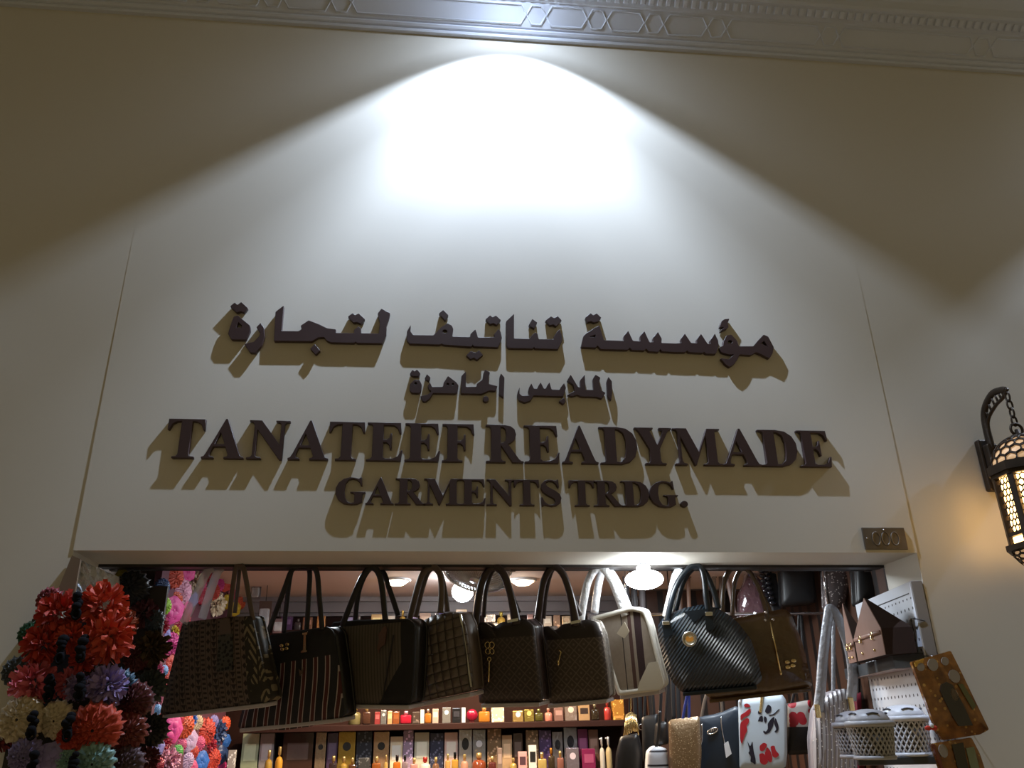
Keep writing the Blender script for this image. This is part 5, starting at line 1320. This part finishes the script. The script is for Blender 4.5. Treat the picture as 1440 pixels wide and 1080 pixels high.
# black bags under the white one
second('black slouchy bag with gold chain tassels under the white handbag', (885, 900), 1.15, [(872, 1036), (896, 1032), (902, 1060), (900, 1096), (864, 1096), (866, 1060)], M_BLACKLEATHER, M_BLACKLEATHER, [[(884, 1040), (886, 1000), (888, 905)]], M_BLACKLEATHER)
t = thing('tassel_bunch', 'bunch of gold chain tassels above the black slouchy bag', 'tassel', None, at(887, 1000, 1.12))
base = t.location.copy()
for k in range(9):
    b = MB().use(M_GOLD, True)
    p0 = at(881+k*1.6, 1001+abs(k-4), 1.12)-base; p1 = at(877+k*2.6, 1032+random.uniform(-4, 4), 1.10)-base
    b.tube([p0, p0.lerp(p1, .5)+Vector((0, -.006, 0)), p1], .004, .004, 6); b.build('tassel_strand', t)
b = MB().use(M_GOLD, True); q = at(888, 905, 1.12)-base; b.tube([(0, 0, .0), (q.x, q.y, q.z)], .003, .003, 6); b.build('cord', t)
second('black bag with silver clips, between gold tassels and gold glitter bag', (912, 900), 1.23, [(902, 1008), (924, 1004), (928, 1050), (926, 1070), (904, 1072)], M_BLACK, M_BLACK, [[(906, 1010), (908, 960), (911, 900)], [(920, 1008), (917, 960), (913, 900)]], M_BLACK)
second('black leather bag with silver knob, left of the gold glitter bag', (931, 900), 1.07, [(924, 1018), (938, 1014), (941, 1046), (922, 1050)], M_BLACKLEATHER, M_BLACKLEATHER, [[(928, 1020), (930, 960), (932, 900)], [(936, 1018), (940, 950), (944, 900)]], M_BLACKLEATHER, yaw=8)
B = second('white and grey bag with black bands, low between the black bags', (926, 1000), 1.02, [(912, 1058), (920, 1050), (938, 1052), (942, 1096), (910, 1096)], mat('white_grey_canvas', (.50, .52, .58), .45, fn=lambda n: n.mix(n.m('LESS_THAN', n.fract(n.m('MULTIPLY', n.vec()[2], 16)), .14), (.50, .52, .58), (.02, .02, .03))), M_WHITE, [[(922, 1056), (926, 1030), (928, 1000)]], M_BLACKLEATHER, yaw=5)
for i, px in enumerate((893, 900, 947, 954)):
    t = thing('belt', ('black hanging strap behind the white handbag, left of pair', 'black hanging strap behind the white handbag, right of pair', 'black hanging strap under the dome handbag, left of pair', 'black hanging strap under the dome handbag, right of pair')[i], 'strap', 'black straps hanging behind the bag row', at(px, 900, 1.36))
    base = t.location.copy()
    P = [at(px, 900, 1.36)-base, at(px-1, 950, 1.36)-base, at(px+1, 1015+4*(i % 2), 1.36)-base]
    b = MB().use(M_BLACKLEATHER, True); b.tube(spline(P, 5), .012, .003, 8); b.build('strap', t)
    b = MB().use(M_CHROME, True); q = P[-1]; b.tube([(q.x+.012*math.cos(a*PI/6), q.y-.004, q.z-.012+.014*math.sin(a*PI/6)) for a in range(12)], .003, .003, 6, True); b.build('buckle', t)
    b = MB().use(M_DARK, True); b.tube([P[0], P[0]+Vector((0, 0, 2.40-base.z))], .003, .003, 6); b.build('hook', t)

# partition with slats and the bags hung high on it
t = thing('slat_partition', 'brown slatted wooden partition behind the bags at right', 'partition', loc=(1.85, 2.02, 0))
b = MB().use(M_SLAT); b.box(-.44, .395, 0, .05, 0, 2.39); b.build('panel', t)
M_PLUMG = mat('shiny_mauve_patent', (.12, .06, .07), .12, coat=.8, fn=lambda n: n.bump(n.noise(16, 3), 1.0, .03))
UG = 'bags hung high behind the bronze handbag'
def high(label, Opx, Y, outline, m, strap, ms, D=.08, bulge=.02, yaw=10):
    B = Bag('handbag', label, 'handbag', Opx, Y, yaw, 0, D, UG)
    B.body(outline, m, m, bulge, .02)
    for s_ in strap: B.loop(s_, .02, ms, .012, .006)
    return B
high('shiny mauve patent bag in film, seen through the bronze bag handles', (1052, 805), 1.45, [(1040, 835), (1050, 812), (1062, 808), (1076, 822), (1078, 872), (1040, 874)], M_PLUMG, [[(1046, 830), (1052, 800), (1060, 790)], [(1034, 866), (1028, 840), (1020, 800)]], mat('mauve_strap', (.30, .20, .17), .35))
b = MB().use(M_BLACKLEATHER, True)
t = thing('braided_bag', 'glossy black braided bag edge beside the mauve patent bag', 'handbag', UG, at(1075, 800, 1.38))
base = t.location.copy()
M_GLOSSK = mat('glossy_black_braid', (.012, .012, .016), .12, coat=.6)
b = MB().use(M_GLOSSK, True)
for k in range(7):
    for s_ in (0, 1):
        p = at(1071+k*1.3+s_*7, 803+k*7+s_*3, 1.35)-base; b.sphere(p, .017, (1.25, .8, .8), 10, 6)
b.build('braid', t)
b = MB().use(M_BLACKLEATHER); P0 = at(1075, 806, 1.38)-base; P1 = at(1100, 866, 1.38)-base; b.rbox(P0.x+.01, P1.x, P0.y-.01, P0.y+.07, P1.z, P0.z, .01); b.build('body', t)
b = MB().use(M_BLACKLEATHER, True); b.tube([(P0.x+.05, .03, P0.z-.01), (P0.x+.05, .03, 2.40-base.z)], .008, .008, 6); b.build('strap', t)
high('large plain black bag hung high beside the braided one', (1125, 800), 1.24, [(1097, 796), (1144, 794), (1148, 848), (1100, 852)], M_BLACK, [[(1110, 800), (1112, 785)], [(1135, 798), (1134, 785)]], M_BLACK)
M_SEQ = glit('grey_sequin_cloth', (.12, .10, .10), (.65, .6, .58), 70, .25, .3, .4)
high('grey sequined bag hung high near the right jamb', (1175, 800), .95, [(1158, 800), (1192, 796), (1196, 820), (1188, 850), (1176, 862), (1160, 856)], M_SEQ, [[(1166, 806), (1168, 790)], [(1186, 800), (1184, 788)]], M_BLACK, D=.06)
high('dark bag in the shadow at the right jamb top', (1222, 800), .70, [(1204, 796), (1242, 794), (1246, 846), (1206, 850)], M_BLACK, [[(1212, 800), (1214, 786)], [(1236, 798), (1234, 786)]], M_BLACK, D=.10)
# strips of hanging garments and belts behind the lamp
for i, (px, c, lab) in enumerate(((880, (.10, .09, .10), 'dark grey scarf hanging behind the dish lamp, leftmost'), (891, (.05, .045, .05), 'charcoal scarf hanging behind the dish lamp, middle'), (902, (.13, .11, .11), 'ash grey scarf hanging behind the dish lamp, rightmost'), (956, (.10, .05, .03), 'dark brown belt hanging above the dome handbag, leftmost'), (968, (.20, .10, .06), 'mid brown belt hanging above the dome handbag'), (1004, (.28, .20, .14), 'light brown belt hanging above the dome handbag'), (1014, (.14, .08, .05), 'chestnut belt hanging left of the bronze bag handle'))):
    Y = 1.55
    t = thing('scarf' if i < 3 else 'belt', lab, 'scarf' if i < 3 else 'belt', 'garment strips hung by the partition', at(px, 800, Y))
    base = t.location.copy()
    zt_ = 2.39-base.z
    p1 = at(px+2, 868 if i < 3 else 880, Y)-base
    b = MB().use(mat('strip_cloth_%d' % i, c, .5, vary=.2), True)
    b.tube(spline([(0, 0, zt_), (0, .01, 0), p1], 5), .02 if i < 3 else .013, .008 if i < 3 else .004, 8); b.build('cloth' if i < 3 else 'strap', t)

# ------------------------------------------------------------------ right display: peg board, shelf, bags, baskets, packs
BP = Plane(atx(1279, 818, 2.028), math.radians(99.0))
def bw(u, w, v): return BP.O + BP.U*u + BP.N*w + BP.V*v
def peg_fn(n):
    x, y, z, v = n.vec()
    a = n.m('SUBTRACT', n.fract(n.m('MULTIPLY', x, 24)), .5); c = n.m('SUBTRACT', n.fract(n.m('MULTIPLY', z, 24)), .5)
    d = n.m('SQRT', n.m('ADD', n.m('MULTIPLY', a, a), n.m('MULTIPLY', c, c)))
    f = n.m('MULTIPLY', n.m('LESS_THAN', d, .15), n.m('LESS_THAN', z, -.06))
    return n.mix(f, (.66, .68, .74), (.05, .05, .06))
M_PEG = mat('white_peg_board', (.66, .68, .74), .4, fn=peg_fn)
M_PEGS = mat('grey_board_frame', (.30, .28, .27), .5, vary=.1)
uf = BP.uv(1203, 851)[0]
t = thing('peg_board', 'white peg board standing along the right door jamb', 'peg board'); BP.place(t)
zb_ = -BP.O.z
b = MB().use(M_PEG); b.box(uf, 0, 0, .006, zb_, 0); b.build('board', t)
b = MB().use(M_PEGS); b.rbox(uf, 0, .006, .052, zb_, .004, .003); b.build('frame', t)
b = MB().use(M_DARK); b.box(uf+.05, -.03, -.0015, .002, -.046, -.042); b.build('slot', t)
b = MB().use(M_DARK, True); b.tube(spline([(.002, .03, -.16), (.004, -.012, -.15), (-.02, -.016, -.15), (-.05, -.004, -.19)], 5), .0022, .0022, 6); b.build('wire', t)

def shelf_at(zs, corners, label, th):
    """corner pixels (near board, near free, far free) at height zs, plus the far board corner"""
    P = [atz(px, py, zs) for px, py in corners]
    q = P[2]-BP.O; P.append(BP.O + BP.U*q.dot(BP.U) + Vector((0, 0, zs-BP.O.z)))
    q = P[0]-BP.O; P[0] = BP.O + BP.U*q.dot(BP.U) + Vector((0, 0, zs-BP.O.z)) - BP.N*.002
    P[3] = P[3] - BP.N*.002
    t = thing('small_shelf', label, 'shelf', None, P[1])
    b = MB().use(mat('slate_shelf', (.05, .055, .06), .45))
    a = [b.v(p-P[1]) for p in P]; c = [b.v(p-P[1]-Vector((0, 0, th))) for p in P]
    b.face(a); b.face(c[::-1])
    for k in range(4): b.face([a[k], a[(k+1) % 4], c[(k+1) % 4], c[k]])
    b.build('board', t)
    b = MB().use(mat('pink_grey_underside', (.34, .27, .26), .6))
    m_ = sum((p for p in P), Vector())/4
    a = [b.v((p.lerp(m_, .03))-P[1]-Vector((0, 0, th))) for p in P]; c = [b.v((p.lerp(m_, .03))-P[1]-Vector((0, 0, th+.002))) for p in P]
    b.face(a); b.face(c[::-1])
    for k in range(4): b.face([a[k], a[(k+1) % 4], c[(k+1) % 4], c[k]])
    b.build('underside', t)
    return P
dd = ray(1299, 918); tt = (BP.O-CAM).dot(BP.N)/dd.dot(BP.N); zsh = (CAM+dd*tt).z
shelf_at(zsh, [(1299, 918), (1255, 922), (1187, 941)], 'slate grey shelf on the peg board carrying two pointed copper bags', .05)

M_COPPER = mat('copper_pink_leather', (.27, .16, .13), .38, fn=lambda n: n.mix(n.noise(8, 3), (.17, .095, .07), (.33, .20, .16)))
M_CHOC = mat('chocolate_suede', (.030, .017, .013), .8, vary=.2, spec=.1)
def hull_mesh(b, pts, m, smooth=False):
    bm = bmesh.new()
    for p in pts: bm.verts.new(p)
    r = bmesh.ops.convex_hull(bm, input=bm.verts)
    bmesh.ops.delete(bm, geom=[e for e in r['geom_interior'] if isinstance(e, bmesh.types.BMVert)], context='VERTS')
    bmesh.ops.dissolve_limit(bm, angle_limit=.05, verts=bm.verts, edges=bm.edges)
    bm.faces.ensure_lookup_table()
    mp = {v: b.v(v.co) for v in bm.verts}
    return bm, mp
def pointed_bag(label, A, B_, C, hs, hp, ap):
    """footprint corners far-left A, near-left B, near-right C; shoulder height hs, apex height hp, apex at fraction ap from A to B"""
    t = thing('pointed_bag', label, 'handbag', 'pointed copper bags on the slate shelf', B_)
    D_ = A+(C-B_)
    up = Vector((0, 0, 1))
    P = [A, B_, C, D_, A+up*hs, B_+up*hs, C+up*hs*.95, D_+up*hs*.95, A.lerp(B_, ap)+up*hp+(C-B_)*.03]
    b = MB().use(M_CHOC)
    bm, mp = hull_mesh(b, [p-B_ for p in P], M_CHOC)
    side = (A-B_).normalized().cross(up)
    for f in bm.faces:
        b.face([mp[v] for v in f.verts])
    bm.free()
    b.build('body', t)
    # copper end panel, stitched strap and buckles on the gable that looks into the doorway
    off = (B_-C).normalized()*.003
    G5 = [A, B_, B_+up*hs, A.lerp(B_, ap)+up*hp, A+up*hs]
    b = MB().use(M_COPPER)
    a = [b.v(p-B_+off) for p in G5]; c = [b.v(p-B_) for p in G5]
    b.face(a); b.face(c[::-1])
    for k in range(5): b.face([a[k], a[(k+1) % 5], c[(k+1) % 5], c[k]])
    b.build('end_panel', t)
    ez = (B_-A)
    def on(fu, fz, e=.006): return A+ez*fu+up*(hs*fz)-B_+(B_-C).normalized()*e
    b = MB().use(mat('copper_strap', (.30, .17, .13), .4), True)
    b.tube([on(.02, .86), on(.98, .86)], .004, .009, 6, up=up); b.build('strap', t)
    for fu in (.28, .72):
        b = MB().use(M_GOLD, True)
        p = on(fu, .80, .010)
        e = ez.normalized()
        b.tube([p+e*.011+up*.014, p-e*.011+up*.014, p-e*.011-up*.014, p+e*.011-up*.014], .003, .003, 6, True, up=(B_-C).normalized())
        b.build('buckle', t)
    for fu in (.25, .7):
        b = MB().use(M_GOLD, True); b.sphere(on(fu, .25, .006), .006, seg=8, rings=6); b.build('stud', t)
    return t
A = atz(1204, 931, zsh); Bc = atz(1246, 920.5, zsh); Cc = atz(1290, 917.5, zsh)
q = (Cc-BP.O).dot(BP.N)
if q > -.012: Cc = Cc - BP.N*(q+.012)
def z_over(P, py):          # height above P seen at image row py
    dref = (P-CAM).dot(_f)
    lo, hi = 0.0, .6
    for _ in range(40):
        m_ = (lo+hi)/2
        Q = P+Vector((0, 0, m_))-CAM
        y = 540-FPX*Q.dot(_u)/Q.dot(_f)
        if y > py: lo = m_
        else: hi = m_
    return lo
pointed_bag('larger pointed copper bag with dark side, front of two on the slate shelf', A.lerp(Bc, .10), Bc, Cc, z_over(Bc, 883), z_over(A.lerp(Bc, .6), 842), .62)
sh = (A-Bc)*.98
tb = pointed_bag('slim pointed copper bag behind the larger one on the slate shelf', A.lerp(Bc, .04)+sh*.28, A.lerp(Bc, .04)-sh*.0, A.lerp(Bc, .04)+(Cc-Bc)*.55, z_over(A, 903), z_over(A, 846), .40)

# lower shelf and the baskets on it
zlo = at(1290, 1064, -.02).z
def weave_fn(n):
    x, y, z, v = n.vec()
    return None
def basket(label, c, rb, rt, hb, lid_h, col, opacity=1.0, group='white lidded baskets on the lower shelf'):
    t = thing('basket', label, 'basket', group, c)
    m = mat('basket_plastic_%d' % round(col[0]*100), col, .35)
    b = MB().use(m, True)
    b.lathe([(rb+.006, 0), (rb+.008, .004), (rb+.007, .012), (rb, .014)], seg=32)
    b.build('base', t)
    b = MB().use(m, True)
    # lattice wall: two families of slanted ribs with the gaps left open, plus a plain inner wall set back
    nr = 26
    for s_ in (-1, 1):
        for k in range(nr):
            a0 = 2*PI*k/nr
            pts = []
            for i in range(9):
                f = i/8; a = a0+s_*f*.85; r = rb+(rt-rb)*f
                pts.append((r*math.cos(a), r*math.sin(a), .012+(hb-.024)*f))
            b.tube(pts, .0035, .0035, 5, up=Vector((0, 0, 1)))
    b.build('lattice_wall', t)
    b = MB().use(mat('basket_inner_grey', (.16, .155, .165), .6), True)
    b.lathe([(rb-.006, .012), (rt-.006, hb-.012)], seg=32); b.build('inner_wall', t)
    b = MB().use(m, True)
    b.lathe([(rt-.004, hb-.016), (rt+.006, hb-.014), (rt+.010, hb-.006), (rt+.008, hb+.004), (rt-.004, hb+.006)], seg=32); b.build('rim', t)
    b = MB().use(m, True)
    pr = [(rt-.004, hb+.004)] + [((rt-.006)*math.cos(a*PI/16)**.8, hb+.006+lid_h*math.sin(a*PI/16)) for a in range(1, 8)] + [(.0001, hb+.006+lid_h)]
    b.lathe(pr, seg=32)
    b.build('lid', t)
    for k in range(5):
        b = MB().use(mat('lid_slot_dark', (.10, .10, .12), .6), True)
        a = 2*PI*k/5+.4
        pts = []
        for i in range(5):
            a2 = a+i*.16; e = .55+.14*math.sin(i/4*PI)
            pts.append(((rt-.004)*math.cos(e)**.8*math.cos(a2), (rt-.004)*math.cos(e)**.8*math.sin(a2), hb+.0075+lid_h*math.sin(e)))
        b.tube(pts, .005, .0022, 6, up=Vector((0, 0, 1)))
        b.build('slot', t)
    return t
def std(px, py, Y): return at(px, py, Y)
c1 = atz(1288, 1063, zlo)-BP.N*.02; h1 = z_over(c1, 1009)
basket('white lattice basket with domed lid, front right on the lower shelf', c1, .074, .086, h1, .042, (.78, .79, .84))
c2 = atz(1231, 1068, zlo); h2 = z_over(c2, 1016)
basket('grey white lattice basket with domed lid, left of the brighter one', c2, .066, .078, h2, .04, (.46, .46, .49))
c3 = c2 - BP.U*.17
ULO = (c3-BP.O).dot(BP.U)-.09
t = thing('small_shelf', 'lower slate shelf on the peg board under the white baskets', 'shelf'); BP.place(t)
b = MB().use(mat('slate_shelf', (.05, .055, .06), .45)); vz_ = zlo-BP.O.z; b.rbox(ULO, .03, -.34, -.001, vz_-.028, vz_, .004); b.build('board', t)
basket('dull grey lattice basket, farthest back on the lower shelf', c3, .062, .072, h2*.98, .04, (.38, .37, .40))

# orange picture packs hung at the outer corner
def pack_fn(n):
    x, y, z, v = n.vec()
    f = n.noise(16, 5)
    f = n.m('MULTIPLY', n.m('SUBTRACT', f, .3), 2.6)
    c = n.mix(f, (.09, .028, .010), (.34, .13, .022))
    n.bump(n.noise(24, 3), .5, .006)
    return n.mix(n.m('LESS_THAN', n.voro(38), .22), c, (.46, .24, .05))
M_PACK = mat('orange_foil_print', (.35, .14, .02), .16, coat=.7, fn=pack_fn)
M_STONE = mat('grey_oval_print', (.30, .26, .22), .2, coat=.6, vary=.2)
M_DRKP = mat('dark_robe_print', (.030, .024, .022), .2, coat=.6, vary=.3)
def picture_pack(label, O, yaw, poly, th, extra, hook):
    pl = Plane(at(*O, -.07), math.radians(yaw), math.radians(2))
    t = thing('picture_pack', label, 'packet', None); pl.place(t)
    P = rounded([pl.uv(*p) for p in poly], .006, 2)
    b = MB().use(M_PACK); b.dome(P, 0, th, .008, 4); b.build('pouch', t)
    for name, m, pts in extra:
        b = MB().use(m); b.prism([pl.uv(*p) for p in pts], -.0125, -.006); b.build(name, t)
    b = MB().use(M_CHROME, True)
    u, v = pl.uv(*hook)
    b.tube([(u, .004, v-.012), (u, .004, v+.01), (u, .066, v+.012)], .0025, .0025, 6); b.build('hook', t)
    return t
def ov(cx, cy, rx, ry, rot=0, n=14): return [(cx+rx*math.cos(a*2*PI/n)*math.cos(rot)-ry*math.sin(a*2*PI/n)*math.sin(rot), cy+rx*math.cos(a*2*PI/n)*math.sin(rot)+ry*math.sin(a*2*PI/n)*math.cos(rot)) for a in range(n)]
M_FIG = mat('pale_figure_print', (.42, .30, .18), .2, coat=.6, vary=.2); M_GRNP = mat('olive_print', (.11, .11, .04), .2, coat=.6, vary=.3); M_YELP = mat('golden_print', (.55, .30, .04), .2, coat=.6)
picture_pack('glossy orange picture pack with dark arched panel, hung at the right jamb corner', (1312, 925), 4, [(1282, 931), (1337, 915), (1352, 945), (1391, 1026), (1378, 1033), (1326, 1041), (1318, 1030)], .018,
    [('arch_print', M_DRKP, [(1320, 972), (1321, 963), (1329, 959), (1337, 963), (1352, 990), (1362, 1012), (1366, 1020), (1346, 1021), (1336, 1005)]), ('figure_print', M_FIG, ov(1340, 977, 5, 9, -.4)), ('oval_print', M_STONE, ov(1310, 935, 7, 9, -.3)), ('oval_print', M_STONE, ov(1327, 930, 5, 6, -.3)), ('oval_print', M_STONE, ov(1293, 938, 5, 6, -.3)), ('oval_print', M_STONE, ov(1340, 951, 7, 10, -.5)),
     ('side_print', M_GRNP, [(1345, 962), (1352, 962), (1370, 992), (1366, 998)]), ('corner_print', M_YELP, [(1284, 932), (1297, 926), (1296, 932), (1286, 938)])], (1312, 926))
M_REDB = mat('dark_red_foil_border', (.16, .03, .015), .2, coat=.6)
t = picture_pack('second picture pack with red border and pale green panel, below the orange one', (1345, 1040), 4, [(1316, 1046), (1374, 1037), (1386, 1060), (1398, 1096), (1334, 1096)], .014,
    [('border_print', M_REDB, [(1316, 1047), (1320, 1046), (1338, 1095), (1334, 1095)]), ('dark_print', M_DRKP, [(1344, 1047), (1360, 1044), (1370, 1094), (1356, 1095)]), ('oval_print', M_STONE, ov(1332, 1056, 6, 10, -.3)), ('green_print', mat('pale_green_print', (.24, .30, .22), .2, coat=.6), [(1364, 1052), (1375, 1050), (1386, 1092), (1374, 1094)])], (1345, 1040))
t.location = t.location + Vector((0, .035, 0))
b = MB().use(mat('red_ribbon', (.6, .05, .03), .4), True)
t = thing('red_bow', 'tiny red and white bow between the white basket and the orange pack', 'bow', None, at(1309, 1022, -.085))
k = pxm((1309, 1022), -.085)
for s_ in (-1, 1): b.sphere((s_*4*k, 0, -1.5*k), 4.5*k, (1.2, .5, .7), 10, 6)
b.build('ribbon', t)
b = MB().use(M_WHITE, True); b.sphere((0, -.008, 1.5*k), 3*k, (1, .7, 1), 10, 6); b.build('bead', t)

# blister packs hung at the back left
for i, (px, py, w, h, c, lab) in enumerate(((372, 867, 9, 22, (.10, .055, .04), 'brown blister pack hung at the back left, beside the navy tote handles'), (360, 832, 7, 11, (.16, .14, .14), 'grey blister pack hung highest at the back left'), (392, 880, 8, 10, (.20, .12, .12), 'dull red blister pack hung lowest at the back left'))):
    Y = 1.85+.05*i
    k = pxm((px, py), Y)
    t = thing('blister_pack', lab, 'blister pack', 'blister packs hung at the back left', at(px, py, Y))
    b = MB().use(mat('pack_card_%d' % i, c, .5, vary=.2)); b.rbox(-w*k, w*k, 0, .004, -h*k, h*k, .001); b.build('card', t)
    b = MB().use(M_FILM); b.rbox(-w*k*.8, w*k*.8, -.03, -.001, -h*k*.8, h*k*.5, .01); b.build('blister', t)
    b = MB().use(M_DARK, True); b.tube([(0, .002, h*k), (0, .002, 2.40-t.location.z)], .002, .002, 6); b.build('cord', t)
